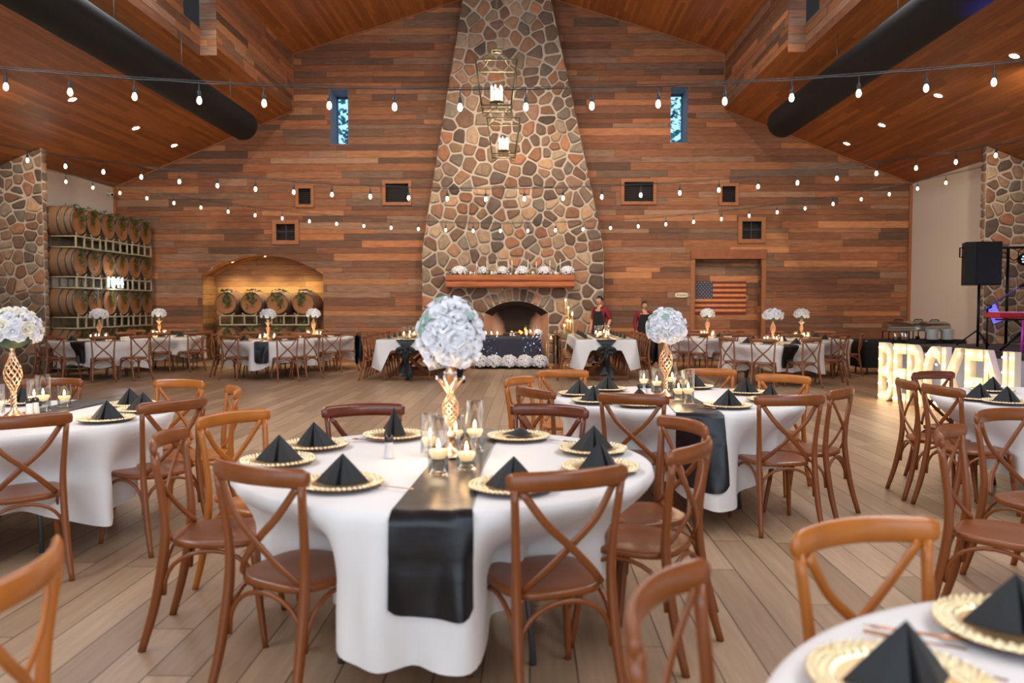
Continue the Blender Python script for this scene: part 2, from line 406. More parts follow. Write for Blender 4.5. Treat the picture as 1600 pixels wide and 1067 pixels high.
# solid backing behind the planks, split around the recesses
mb = MB(); mbk = mb
def bk(x0, x1, z0, z1): mb.box(((x0+x1)/2, DF+.03, (z0+z1)/2), (x1-x0, .03, z1-z0))
xs = sorted({XL-1, XR+1, NX0, NX1, *[NX0+(NX1-NX0)*k/26 for k in range(27)], AX0, AX1, *WINL[:2], *WINR[:2], *[v for w in VENTS for v in w[:2]]})
for a, b in zip(xs, xs[1:]):
    xm = (a+b)/2; segs = [(-.2, 10.2)]
    hs = []
    if NX0 < xm < NX1: hs.append((-.2, NTOP-NR+math.sqrt(NR*NR-(abs(xm-NXC)-.065 if abs(xm-NXC) > .065 else 0)**2)+.012))
    if AX0 < xm < AX1: hs.append((-.2, AZ1))
    for w in [WINL, WINR]+VENTS:
        if w[0] < xm < w[1]: hs.append((w[2], w[3]))
    for h0, h1 in hs:
        new = []
        for p, q in segs:
            if h1 <= p or h0 >= q: new.append((p, q)); continue
            if h0 > p: new.append((p, h0))
            if h1 < q: new.append((h1, q))
        segs = new
    for p, q in segs: bk(a, b, p, q)
struct(mb.build('wall_far_backing', mat('dark_wood_gap', (40, 26, 18), .9)))
# --- niche: back, left and right returns, arched soffit
ND = .95
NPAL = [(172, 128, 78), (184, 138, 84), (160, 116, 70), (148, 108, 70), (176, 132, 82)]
r3 = random.Random(9)
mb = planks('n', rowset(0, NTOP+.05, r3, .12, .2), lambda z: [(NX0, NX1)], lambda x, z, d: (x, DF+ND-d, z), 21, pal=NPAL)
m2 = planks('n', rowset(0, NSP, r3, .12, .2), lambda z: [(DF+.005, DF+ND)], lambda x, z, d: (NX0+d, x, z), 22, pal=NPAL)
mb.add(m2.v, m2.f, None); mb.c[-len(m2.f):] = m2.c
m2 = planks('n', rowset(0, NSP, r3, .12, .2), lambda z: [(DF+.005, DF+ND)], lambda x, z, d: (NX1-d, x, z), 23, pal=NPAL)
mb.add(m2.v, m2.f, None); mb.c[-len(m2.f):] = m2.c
a0 = math.asin(NHW/NR)
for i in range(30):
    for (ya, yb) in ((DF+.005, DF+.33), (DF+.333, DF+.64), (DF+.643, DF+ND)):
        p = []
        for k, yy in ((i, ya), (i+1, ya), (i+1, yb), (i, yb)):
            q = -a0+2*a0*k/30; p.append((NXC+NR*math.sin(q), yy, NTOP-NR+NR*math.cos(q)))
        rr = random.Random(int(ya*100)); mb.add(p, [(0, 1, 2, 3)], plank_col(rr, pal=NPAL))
struct(mb.build('wall_niche', M_PLANK, smooth=False), 'arched barrel niche lined with planks')
mb = MB(); mb.box((NXC, DF+ND+.05, 1.5), (NHW*2+.2, .04, 3.2)); mb.box((NX0-.05, DF+ND/2, 1.2), (.04, ND, 2.5)); mb.box((NX1+.05, DF+ND/2, 1.2), (.04, ND, 2.5)); mb.box((NXC, DF+ND/2, 2.95), (NHW*2+.2, ND, .04))
struct(mb.build('wall_niche_backing', MATS['dark_wood_gap']))
# --- flag alcove
AD = .3
mb = planks('a', rowset(0, AZ1, r3, .12, .24), lambda z: [(AX0, AX1)], lambda x, z, d: (x, DF+AD-d, z), 31)
for k, xx in ((32, AX0), (33, AX1)):
    m2 = planks('a', rowset(0, AZ1, r3, .12, .24), lambda z: [(DF+.003, DF+AD)], lambda x, z, d: (xx, x, z), k)
    mb.add(m2.v, m2.f, None); mb.c[-len(m2.f):] = m2.c
mb.box(((AX0+AX1)/2, DF+AD/2+.01, AZ1+.012), (AX1-AX0, AD, .02), col=lin((96, 64, 44)))
struct(mb.build('wall_alcove', M_PLANK, smooth=False), 'shallow plank alcove holding the wooden flag')
mb = MB(); mb.box(((AX0+AX1)/2, DF+AD+.04, 1.4), (AX1-AX0+.2, .03, 3)); mb.box((AX0-.03, DF+AD/2, 1.4), (.03, AD, 3)); mb.box((AX1+.03, DF+AD/2, 1.4), (.03, AD, 3))
struct(mb.build('wall_alcove_backing', MATS['dark_wood_gap']))
mb = MB(); mb.box(((AX0+AX1)/2, DF-.02, AZ1+.12), (AX1-AX0+.26, .07, .25), bev=.006)
struct(mb.build('trim_1', M_TRIMRED), 'weathered timber lintel above the flag alcove')
mb = MB(); mb.box((AX0-.07, DF-.008, AZ1/2), (.11, .03, AZ1), bev=.004); mb.box((AX1+.07, DF-.008, AZ1/2), (.11, .03, AZ1), bev=.004)
struct(mb.build('trim_2', M_TRIM))
# --- floor
mb = MB(); mb.box(((XL+XR)/2, 7.5, -.05), (27, 31, .1))
struct(mb.build('floor', M_FLOOR, smooth=False), 'wide grey-brown floor boards')
# --- side walls
for nm, x, s in (('wall_left', XL, -1), ('wall_right', XR, 1)):
    mb = MB(); mb.box((x+s*.06, 19.2, 2.33), (.12, 4.1, 4.7)); mb.box((x+s*1.4, 5.1, 2.1), (.12, 24.2, 4.2)); struct(mb.build(nm, M_WHITE_WALL, smooth=False), 'plain cream side wall')
# --- ceilings
def slab(name, x0, z0, x1, z1, y0, y1, m, th=.06):
    mb = MB(); mb.add([(x0, y0, z0), (x1, y0, z1), (x1, y1, z1), (x0, y1, z0), (x0, y0, z0+th), (x1, y0, z1+th), (x1, y1, z1+th), (x0, y1, z0+th)],
                      [(0, 1, 2, 3), (7, 6, 5, 4), (0, 4, 5, 1), (1, 5, 6, 2), (2, 6, 7, 3), (3, 7, 4, 0)], None, 0, True)
    return struct(mb.build(name, m, smooth=False), 'sloping ceiling of narrow stained boards')
JOG = 16.05; JX = .34
slab('ceiling_lower_left', XL-1.5, ceil_low(XL-1.5), CLX, ZSL, JOG, DF+.02, M_CEIL)
slab('ceiling_lower_right', CRX, ZSR, XR+1.6, ceil_low(XR+1.6), JOG, DF+.02, M_CEIL)
slab('ceiling_lower_left_near', XL-1.5, ceil_low(XL-1.5), CLX-JX, ceil_low(CLX-JX), -7, JOG, M_CEIL)
slab('ceiling_lower_right_near', CRX+JX, ceil_low(CRX+JX), XR+1.6, ceil_low(XR+1.6), -7, JOG, M_CEIL)
slab('ceiling_upper_left', CLX-JX-.1, ceil_up(CLX-JX-.1), APX, APZ, -7, DF+.02, M_CEIL)
slab('ceiling_upper_right', APX, APZ, CRX+JX+.1, ceil_up(CRX+JX+.1), -7, DF+.02, M_CEIL)
# --- clerestory walls clad in planks: far length, the jog facing the camera, near length with its windows
def cler(nm, x, s, zlow, ztop, seed):
    r4 = random.Random(seed)
    mb = planks('c', rowset(zlow, ztop, r4, .11, .19), lambda z: [(JOG, DF)], lambda y, z, d: (x-s*d, y, z), seed)
    xo = x+s*JX; zl2 = ceil_low(xo); rows = rowset(zl2, ceil_up(xo)+.05, r4, .11, .19)
    def iv(z):
        out = []; y = -7.0
        if 7.0 < z < 7.9:
            for k in range(6): out.append((y, y+.7)); y += 3.6
            out.append((y, JOG)) if y < JOG else None
            out = [(a, b) for a, b in out if a < JOG]
            # windows 2.9 m long between 0.7 m piers
            res = []; yy = -7.0
            while yy < JOG: res.append((yy, min(yy+.7, JOG))); yy += 3.6
            if res[-1][1] < JOG-.01: pass
            return res
        return [(-7.0, JOG)]
    m2 = planks('c', rows, iv, lambda y, z, d: (xo-s*d, y, z), seed+1, crit=(7.0, 7.9))
    mb.add(m2.v, m2.f, None); mb.c[-len(m2.f):] = m2.c
    a, b = min(x, xo), max(x, xo)
    m2 = planks('c', rowset(zl2, ztop+.1, r4, .13, .2), lambda z: [(a, b)], lambda q, z, d: (q, JOG-d, z), seed+2)
    mb.add(m2.v, m2.f, None); mb.c[-len(m2.f):] = m2.c
    struct(mb.build(nm, M_PLANK, smooth=False), 'clerestory wall of reclaimed planks')
cler('wall_clerestory_left', CLX, -1, ZSL, ZTL, 41); cler('wall_clerestory_right', CRX, 1, ZSR, ZTR, 51)
# thin trims where planks and ceilings meet
mb = MB()
for a, b in (((CLX, ZTL), (APX, APZ)), ((APX, APZ), (CRX, ZTR)), ((XL, 4.62), (CLX, ZSL)), ((CRX, ZSR), (XR, 4.65)), ((CLX, ZSL), (CLX, ZTL)), ((CRX, ZSR), (CRX, ZTR))):
    v = Vector((b[0]-a[0], 0, b[1]-a[1])); c = Vector(((a[0]+b[0])/2, DF-.03, (a[1]+b[1])/2))
    mb.box(c, (v.length, .04, .05), (0, -math.atan2(v.z, v.x), 0))
mb.box((XL+.04, DF-.03, 2.3), (.07, .05, 4.6)); mb.box((XR-.04, DF-.03, 2.3), (.07, .05, 4.6))
struct(mb.build('trim_3', M_TRIM, smooth=False))
mb = MB()
for a, b in ((XL, NX0-.05), (NX1+.05, -2.9), (1.95, AX0-.12), (AX1+.12, XR)): mb.box(((a+b)/2, DF-.025, .07), (b-a, .03, .14), bev=.004)
struct(mb.build('baseboard_far', M_TRIM))
# --- two slit windows with deep blue-lit reveals
M_REVEAL = mat('blue_lit_reveal', (120, 124, 140), .7, bump=.2, bscale=10)  # blue of the daylight is put into the reveal colour
M_PANE = glass_mat('window_glass', (.8, .93, 1), .5)
for k, w in ((1, WINL), (2, WINR)):
    x0, x1, z0, z1 = w; RD = .8; mb = MB()
    for c, d in (((x0-.012, DF+RD/2, (z0+z1)/2), (.024, RD, z1-z0)), ((x1+.012, DF+RD/2, (z0+z1)/2), (.024, RD, z1-z0)), (((x0+x1)/2, DF+RD/2, z1+.012), (x1-x0+.04, RD, .024)), (((x0+x1)/2, DF+RD/2, z0-.012), (x1-x0+.04, RD, .024))): mb.box(c, d)
    o = struct(mb.build('window_%d' % k, M_REVEAL, smooth=False), ('left' if k == 1 else 'right')+' slit window high in the plank wall')
    mb = MB(); c = .03
    for cc, d in (((x0+c/2, DF+RD-.03, (z0+z1)/2), (c, .05, z1-z0)), ((x1-c/2, DF+RD-.03, (z0+z1)/2), (c, .05, z1-z0)), (((x0+x1)/2, DF+RD-.03, z1-c), (x1-x0, .05, c*2)), (((x0+x1)/2, DF+RD-.03, z0+c/2), (x1-x0, .05, c))): mb.box(cc, d)
    mb.build('window_frame', mat('blue_grey_frame', (70, 84, 110), .6), o)
    mb = MB(); mb.box(((x0+x1)/2, DF+RD-.02, (z0+z1)/2), (x1-x0, .006, z1-z0)); mb.build('pane', M_PANE, o)
# --- trees outside, seen through the slits
for k, (x, y, z, lab) in enumerate(((-5.6, 25.2, 6.4, 'sunlit teal tree outside the left slit window'), (4.6, 25.2, 6.3, 'green tree outside the right slit window'))):
    r5 = random.Random(60+k); t = thing('tree', lab, 'tree', (x, y, 0))
    mb = MB(); mb.tube([(0, 0, 0), (.1, 0, 3), (0, .1, 5.5)], [.2, .15, .08]); mb.build('trunk', mat('tree_bark', (80, 66, 52), .9), t)
    mb = MB()
    for i in range(900):
        c = Vector((r5.gauss(0, .75), r5.gauss(0, .5), z+r5.gauss(0, 1.0))); s = r5.uniform(.04, .1); a = r5.random()*6; b = r5.uniform(-1, 1)
        u = Vector((math.cos(a), math.sin(a), b)).normalized()*s*1.6; v = u.cross(Vector((.3, .2, 1))).normalized()*s
        mb.add([c-u, c+v, c+u, c-v], [(0, 1, 2, 3)])
    mb.build('foliage', mat('outdoor_leaf', (64, 150, 140), .6, var=.4, vscale=3), t)
# --- square wall vents
VL = ['small square vent high left of the chimney, left of its pair', 'wide square vent high on the planks just left of the chimney', 'wide square vent high on the planks just right of the chimney',
      'small square vent high right of the chimney, right of its pair', 'two-pane square vent above the arched barrel niche', 'two-pane square vent above the flag alcove']
for i, (x0, x1, z0, z1) in enumerate(VENTS):
    xc, zc = (x0+x1)/2, (z0+z1)/2; t = thing('wall_vent', 'dark '+VL[i], 'vent', (xc, DF, zc)); w, h = x1-x0, z1-z0; f = .085 if i < 4 else .11
    mb = MB()
    for s in (-1, 1):
        mb.box((s*(w/2), -.02, 0), (f, .06, h+f), bev=.004); mb.box((0, -.021, s*(h/2)), (w+f, .062, f), bev=.004)
    mb.build('frame', M_TRIM, t)
    mb = MB(); mb.box((0, .17, 0), (w, .02, h)); 
    for s in (-1, 1): mb.box((s*w/2, .09, 0), (.02, .16, h)); mb.box((0, .09, s*h/2), (w, .16, .02))
    mb.build('recess_box', mat('vent_dark', (28, 24, 24), .8), t)
    if i >= 4:
        mb = MB(); mb.box((0, .03, 0), (.018, .02, h)); mb.box((0, .03, .02), (w, .02, .012)); mb.build('mullion', mat('vent_mullion', (60, 56, 60), .6), t)
    else:
        mb = MB()
        for k in range(9): mb.box((0, .06, -h/2+h*(k+.5)/9), (w, .012, .02), (.5, 0, 0))
        mb.build('louvre', mat('vent_louvre', (44, 38, 38), .7), t)

# ============================================================ stone work
SPAL = [(128, 96, 74), (140, 108, 86), (112, 84, 66), (150, 118, 90), (118, 104, 90), (102, 84, 72), (150, 102, 74), (132, 92, 68), (92, 74, 64), (146, 124, 100), (130, 108, 88), (134, 98, 74), (124, 94, 76), (104, 82, 68), (148, 122, 98), (116, 92, 76)]
def clip(poly, n, d):
    out = []; k = len(poly)
    for i in range(k):
        p, q = poly[i], poly[(i+1) % k]; a = p[0]*n[0]+p[1]*n[1]-d; b = q[0]*n[0]+q[1]*n[1]-d
        if a <= 0: out.append(p)
        if (a < 0) != (b < 0) and a != b: t = a/(a-b); out.append((p[0]+(q[0]-p[0])*t, p[1]+(q[1]-p[1])*t))
    return out
def stones(mb, hull, seeds, void, fn, r, gap=.022, depth=(.035, .07), pal=SPAL, maxd=1.1):
    """voronoi field stones inside the convex hull; seeds flagged in void are left out; fn(x,z,d) maps"""
    N = len(hull); cx = sum(p[0] for p in hull)/N; cz = sum(p[1] for p in hull)/N
    hp = []
    for i in range(N):
        (x0, y0), (x1, y1) = hull[i], hull[(i+1) % N]; n = (y1-y0, x0-x1); l = math.hypot(*n); n = (n[0]/l, n[1]/l); d = n[0]*x0+n[1]*y0
        if n[0]*cx+n[1]*cz > d: n = (-n[0], -n[1]); d = -d
        hp.append((n, d))
    for i, s in enumerate(seeds):
        if void[i]: continue
        poly = [(s[0]-maxd, s[1]-maxd), (s[0]+maxd, s[1]-maxd), (s[0]+maxd, s[1]+maxd), (s[0]-maxd, s[1]+maxd)]
        g = gap*r.uniform(.6, 1.3)
        for j, t in enumerate(seeds):
            if i == j: continue
            dx, dy = t[0]-s[0], t[1]-s[1]; l = math.hypot(dx, dy)
            if l > 2*maxd or l < 1e-4: continue
            n = (dx/l, dy/l); d = n[0]*(s[0]+t[0])/2+n[1]*(s[1]+t[1])/2 - g
            poly = clip(poly, n, d)
            if len(poly) < 3: break
        if len(poly) >= 3:
            for n, d in hp:
                poly = clip(poly, n, d-.004)
                if len(poly) < 3: break
        if len(poly) < 3: continue
        # drop tiny edges, chaikin once
        for kk in (.12, .24):
            q = []
            for a, b in zip(poly, poly[1:]+poly[:1]): q += [(a[0]*(1-kk)+b[0]*kk, a[1]*(1-kk)+b[1]*kk), (a[0]*kk+b[0]*(1-kk), a[1]*kk+b[1]*(1-kk))]
            poly = q
        ar = abs(sum(a[0]*b[1]-b[0]*a[1] for a, b in zip(poly, poly[1:]+poly[:1])))/2
        if ar < .002: continue
        mx = sum(p[0] for p in poly)/len(poly); my = sum(p[1] for p in poly)/len(poly); D = r.uniform(*depth); c = r.choice(pal); k = r.uniform(.8, 1.15)
        col = lin(tuple(min(255, x*k) for x in c)); n = len(poly)
        jit = [1-r.uniform(0, .05) for _ in poly]
        def ring(f, d): return [fn(mx+(p[0]-mx)*f*jj, my+(p[1]-my)*f*jj, d+r.uniform(-.003, .003)) for p, jj in zip(poly, jit)]
        vs = ring(1.0, .0)+ring(.99, D*.55)+ring(.93, D*.9)+ring(.7, D)+[fn(mx, my, D*1.02)]
        fs = []
        for q in range(3):
            for e in range(n): fs.append((q*n+e, q*n+(e+1) % n, (q+1)*n+(e+1) % n, (q+1)*n+e))
        for e in range(n): fs.append((3*n+e, 3*n+(e+1) % n, 4*n))
        mb.add(vs, fs, col)
def scatter(x0, x1, z0, z1, r, dmin, keep=lambda x, z: True, n=4000, anis=1.25, base=None):
    pts = list(base or [])
    k0 = len(pts)
    for _ in range(n):
        x, z = r.uniform(x0, x1), r.uniform(z0, z1); dm = dmin*r.choice((.62, .8, .95, 1.1, 1.35))
        if not keep(x, z): continue
        if all(((x-p[0])/anis)**2+(z-p[1])**2 > dm*dm for p in pts): pts.append((x, z))
    return pts
r6 = random.Random(17)
# chimney: outline in x,z on its front plane
CY = 20.62
CH = [(-2.74, -.02), (1.90, -.02), (1.90, 2.95), (.40, 9.9), (-1.72, 9.9), (-2.74, 2.95)]
CH = [(-2.78, -.02), (1.88, -.02), (1.88, 2.85), (1.76, 3.55), (.36, 9.9), (-1.60, 9.9), (-2.68, 3.55), (-2.78, 2.85)]
FX, FSP, FTOP, FHW = -.36, 1.30, 1.60, .82      # fireplace opening: centre, spring, crown, half width
FR_ = (FHW*FHW+(FTOP-FSP)**2)/(2*(FTOP-FSP)); FA = math.asin(min(1, FHW/FR_))
def arch_pt(a, rr): return (FX+rr*math.sin(a), FTOP-FR_+rr*math.cos(a))
seeds = []; void = []
K = 11
for k in range(K):
    a = -FA+2*FA*(k+.5)/K
    seeds.append(arch_pt(a, FR_+.15)); void.append(0); seeds.append(arch_pt(a, FR_-.15)); void.append(1)
for s in (-1, 1):
    for k in range(5):
        z = .12+k*.25; seeds.append((FX+s*(FHW+.15), z)); void.append(0); seeds.append((FX+s*(FHW-.15), z)); void.append(1)
for _ in range(60):
    x, z = r6.uniform(FX-FHW+.25, FX+FHW-.25), r6.uniform(0, FTOP-.3)
    seeds.append((x, z)); void.append(1)
def inop(x, z): return (abs(x-FX) < FHW+.27 and z < FSP) or (z >= FSP-.05 and math.hypot(x-FX, z-(FTOP-FR_)) < FR_+.3)
nb = len(seeds)
allp = scatter(-2.8, 1.9, 0, 9.9, r6, .29, lambda x, z: not inop(x, z), 6500, 1.3, seeds)
void += [0]*(len(allp)-nb)
mb = MB()
stones(mb, CH, allp, void, lambda x, z, d: (x, CY-d, z), r6)
ch = struct(mb.build('trim_chimney_stone', M_STONE), 'irregular brown field stones of the tapering chimney')
# mortar body with opening
mb = MB()
def outl(x):
    # top bound of the outline at x
    if x < -1.60: return 2.85 if x <= -2.78 else (2.85+(x+2.78)*(.7/.10) if x < -2.68 else 3.55+(x+2.68)*(6.35/1.08))
    if x > .36: return 3.55+(1.76-x)*(6.35/1.40) if x < 1.76 else 2.85+(1.88-x)*(.7/.12)
    return 9.9
xs = sorted(set([-2.78, -2.68, -1.6, .36, 1.76, 1.88]+[arch_pt(-FA+2*FA*k/24, FR_)[0] for k in range(25)]))
for a, b in zip(xs, xs[1:]):
    def low(x): return FTOP-FR_+math.sqrt(max(0, FR_**2-(x-FX)**2)) if abs(x-FX) <= FHW+1e-6 and a >= FX-FHW-1e-6 and b <= FX+FHW+1e-6 else 0
    mb.add([(a, CY, low(a)), (b, CY, low(b)), (b, CY, outl(b)), (a, CY, outl(a))], [(0, 1, 2, 3)], None, 0, True)
P = CH
for i in range(len(P)):
    (a, c), (b, d) = P[i], P[(i+1) % len(P)]
    if c < .1 and d < .1: continue
    mb.add([(a, CY, c), (b, CY, d), (b, DF, d), (a, DF, c)], [(3, 2, 1, 0)], None, 0, True)
struct(mb.build('wall_chimney', M_MORTAR), 'pale mortar of the tapering stone chimney')
# side stones of the chimney (seen from another position)
mb = MB(); r7 = random.Random(5)
for sgn, pts in ((1, [(1.88, 2.85), (1.76, 3.55), (.36, 9.9)]), (-1, [(-2.78, 2.85), (-2.68, 3.55), (-1.6, 9.9)])):
    z = 0
    def xat(z):
        if z <= pts[0][1]: return pts[0][0]
        for (x0, z0), (x1, z1) in zip(pts, pts[1:]):
            if z <= z1: return x0+(x1-x0)*(z-z0)/(z1-z0)
        return pts[-1][0]
    while z < 9.6:
        h = r7.uniform(.15, .32); y = CY+.03
        while y < DF-.05:
            w = min(r7.uniform(.2, .4), DF-.02-y); zz = z+.02; z2 = z+h-.02
            xa, xb = xat(zz), xat(z2); c = r7.choice(SPAL); e = .03*sgn
            mb.add([(xa, y+.015, zz), (xa, y+w-.015, zz), (xb, y+w-.015, z2), (xb, y+.015, z2), (xa+e, y+.04, zz+.02), (xa+e, y+w-.04, zz+.02), (xb+e, y+w-.04, z2-.02), (xb+e, y+.04, z2-.02)],
                   [(4, 5, 6, 7), (0, 1, 5, 4), (1, 2, 6, 5), (2, 3, 7, 6), (3, 0, 4, 7)], lin(c))
            y += w
        z += h
struct(mb.build('trim_chimney_side', M_STONE))
# firebox
FD = .5
M_FIREBRICK = mat('firebrick', (172, 140, 118), .9, var=.1, vscale=6)
M_SOOT = mat('soot', (16, 13, 12), .95)
mb = MB(); n = 24; prof = [(FX-FHW, 0), (FX-FHW, FSP)]+[arch_pt(-FA+2*FA*k/n, FR_) for k in range(n+1)]+[(FX+FHW, FSP), (FX+FHW, 0)]
for i, (a, b) in enumerate(zip(prof, prof[1:])):
    inner = lambda p: (FX+(p[0]-FX)*.78, p[1]*.93)
    A, B = inner(a), inner(b); side = (i < 2 or i > len(prof)-4)
    mb.add([(a[0], CY-.03, a[1]), (b[0], CY-.03, b[1]), (B[0], CY+FD, B[1]), (A[0], CY+FD, A[1])], [(0, 1, 2, 3)], None, 0 if side else 1)
bk_ = [(FX+(p[0]-FX)*.78, CY+FD, p[1]*.93) for p in prof]
mb.add(bk_, [tuple(range(len(bk_)))], None, 2, True)
# the soot plume on the firebox back: a mark of its own shape
ms = bpy.data.materials.new('sooty_brick'); ms.use_nodes = True; nt = ms.node_tree; N = nt.nodes; L = nt.links
tc = N.new('ShaderNodeTexCoord'); sx = N.new('ShaderNodeSeparateXYZ'); L.new(tc.outputs['Object'], sx.inputs[0])
def MM(op, a, b=None):
    k = N.new('ShaderNodeMath'); k.operation = op
    for i, q in enumerate((a, b)):
        if q is None: continue
        if isinstance(q, (int, float)): k.inputs[i].default_value = q
        else: L.new(q, k.inputs[i])
    return k.outputs[0]
nz = N.new('ShaderNodeTexNoise'); nz.inputs['Scale'].default_value = 3; L.new(tc.outputs['Object'], nz.inputs['Vector'])
w_ = MM('ADD', MM('MULTIPLY', sx.outputs['Z'], .42), .0)
d_ = MM('SUBTRACT', MM('ABSOLUTE', MM('SUBTRACT', sx.outputs['X'], FX)), w_); d_ = MM('ADD', MM('MULTIPLY', d_, 4.5), MM('MULTIPLY', nz.outputs[0], .8)); 
cl = N.new('ShaderNodeClamp'); L.new(d_, cl.inputs[0]); mx = N.new('ShaderNodeMix'); mx.data_type = 'RGBA'
L.new(cl.outputs[0], mx.inputs[0]); mx.inputs[6].default_value = lin((18, 14, 13)); mx.inputs[7].default_value = lin((168, 136, 116)); L.new(mx.outputs[2], N['Principled BSDF'].inputs['Base Color']); N['Principled BSDF'].inputs['Roughness'].default_value = .95
struct(mb.build('wall_firebox', [M_FIREBRICK, M_SOOT, ms]), 'arched firebox with a soot plume on its back')
# mantel: two rough beams one over the other
t = thing('mantel', 'thick rough timber mantel beam across the stone chimney', 'mantel', (-.48, CY-.03, 0))
for k, (z, h) in enumerate(((2.02, .155), (2.185, .165))):
    mb = MB(); r8 = random.Random(70+k); n = 26
    for i in range(n):
        x0 = -1.66+3.26*i/n; x1 = -1.66+3.26*(i+1)/n
    def fn(u, v, z=z, h=h, r8=r8):
        q = 2*PI*v; sx_, sz_ = math.cos(q), math.sin(q); k_ = max(abs(sx_), abs(sz_)); sq = (sx_/k_, sz_/k_); l = math.hypot(*sq); sq = (sq[0]/l**.12, sq[1]/l**.12)
        w = .004*math.sin(u*23+q*2)+.004*math.sin(u*57+q)
        return (-1.66+3.26*u, -.17+sq[0]*(.17+w*.6), z+sq[1]*(h/2+w*.5))
    mb.grid(fn, 40, 16); 
    for u in (0, 1): mb.add([fn(u, j/16) for j in range(16)], [tuple(range(16)) if u else tuple(range(15, -1, -1))])
    mb.build('beam', mat('rough_cedar', (156, 84, 44), .65, bump=.5, bscale=7, bstretch=(.5, 6, 6), var=.28, vscale=3), t)
# --- stone columns left and right
def column(x0, x1, y0, y1, seed, nm, lab):
    r = random.Random(seed); xc = (x0+x1)/2
    def top(x, y=0): return ceil_low(x)
    hull = [(x0, 0), (x1, 0), (x1, top(x1)), (x0, top(x0))]
    mb = MB(); mb.add([(x0, y0, 0), (x1, y0, 0), (x1, y0, top(x1)), (x0, y0, top(x0)), (x0, y1, 0), (x1, y1, 0), (x1, y1, top(x1)), (x0, y1, top(x0))], [(0, 1, 2, 3), (5, 4, 7, 6), (1, 5, 6, 2), (4, 0, 3, 7)], None, 0, True)
    struct(mb.build('wall_'+nm, M_MORTAR, smooth=False), lab)
    mb = MB(); pts = scatter(x0, x1, 0, max(top(x0), top(x1)), r, .24, n=2500)
    stones(mb, hull, pts, [0]*len(pts), lambda x, z, d: (x, y0-d, z), r)
    xi = x1 if x1 < 0 else x0; s = 1 if x1 < 0 else -1; h = top(xi)
    pts = scatter(y0, y1, 0, h, r, .24, n=1500)
    stones(mb, [(y0, 0), (y1, 0), (y1, h), (y0, h)], pts, [0]*len(pts), lambda y, z, d: (xi+s*d*.6, y, z), r)
    struct(mb.build('trim_'+nm, M_STONE), 'field stones of the '+lab)
column(-12.4, -10.5, 17.1, 17.24, 81, 'column_left', 'left stone column'); column(9.54, 11.6, 17.1, 17.24, 82, 'column_right', 'right stone column')
# --- ducts
for nm, x, z, lab in (('left', -6.42, 5.50, 'long black fabric air duct hanging under the left ceiling'), ('right', 5.54, 5.50, 'long black fabric air duct hanging under the right ceiling')):
    t = thing('air_duct', lab, 'duct', (x, 18, z))
    mb = MB(); R = Matrix.Rotation(PI/2, 3, 'X')
    mb.lathe([(.0, 0), (.2, 0), (.29, .01), (.32, .05), (.325, .2)]+[(.325+.003*(k % 2), .2+k*.6) for k in range(1, 40)], 36, R=R); mb.build('tube', M_BLACKDUCT, t)
    for y in (-.8, -3.2, -5.6, -8.0):
        mb = MB(); zc = ceil_low(x)-z; mb.cyl((0, y, .32), (0, y, zc), .006, n=6); mb.build('hanger_wire', M_GREYMETAL, t)
# --- recessed ceiling lights: lamps of the room
def on_low(u, v):
    d = pix(u, v); s = -1 if d.x < 0 else 1
    if s < 0: k = SL; t = (ZSL-CLX*k-CAM_Z)/(d.z-k*d.x)
    else: t = (ZSR+CRX*SR-CAM_Z)/(d.z+SR*d.x)
    return Vector((d.x*t, d.y*t, CAM_Z+d.z*t))
CANS = [(113, 155, 'nearest the camera of three on the left ceiling'), (212, 200, 'middle one of three on the left ceiling'), (272, 227, 'farthest of three on the left ceiling'),
        (1585, 87, 'nearest the camera on the right ceiling, by the frame edge'), (1466, 149, 'second nearest the camera on the right ceiling'), (1378, 195, 'third from the camera on the right ceiling'), (1323, 224, 'farthest on the right ceiling')]
for u, v, lab in CANS:
    p = on_low(u, v); sl = math.atan(SL) if p.x < 0 else -math.atan(SR)
    t = thing('recessed_light', 'round recessed downlight '+lab, 'ceiling light', p, 0, 'recessed downlights'); t.rotation_euler = (0, -sl, 0)
    mb = MB(); mb.lathe([(.075, -.003), (.1, -.003), (.105, -.01), (.075, -.012)], 20); mb.build('ring', M_TRIM, t)
    mb = MB(); mb.lathe([(0.001, -.006), (.075, -.006)], 20); mb.build('lens', M_CAN, t)
    l = bpy.data.lights.new('recessed_lamp', 'SPOT'); l.energy = 50; l.color = (1, .84, .64); l.spot_size = 1.7; l.spot_blend = .8; l.shadow_soft_size = .08
    lo = bpy.data.objects.new('recessed_lamp', l); COL.objects.link(lo); lo.location = (p.x, p.y, p.z-.05)
def spot(nm, loc, tgt, e, size, col=(1, .84, .64), soft=.1):
    l = bpy.data.lights.new(nm, 'SPOT'); l.energy = e; l.color = col; l.spot_size = size; l.spot_blend = .8; l.shadow_soft_size = soft
    o = bpy.data.objects.new(nm, l); COL.objects.link(o); o.location = loc; o.rotation_euler = (Vector(tgt)-Vector(loc)).to_track_quat('-Z', 'Y').to_euler(); return o
# spots added out of the frame to brighten the far wall and the chimney
for x in (-4.5, -2, .8, 3.3): spot('wall_fill_spot', (x, 13.0, ceil_up(x)-.15), (x*1.1, 21.2, 2.6), 900, 1.1)
for x in (-9.3, 8.1): spot('wall_fill_spot', (x, 13.0, ceil_low(x)-.15), (x, 21.2, 2.2), 500, 1.3)
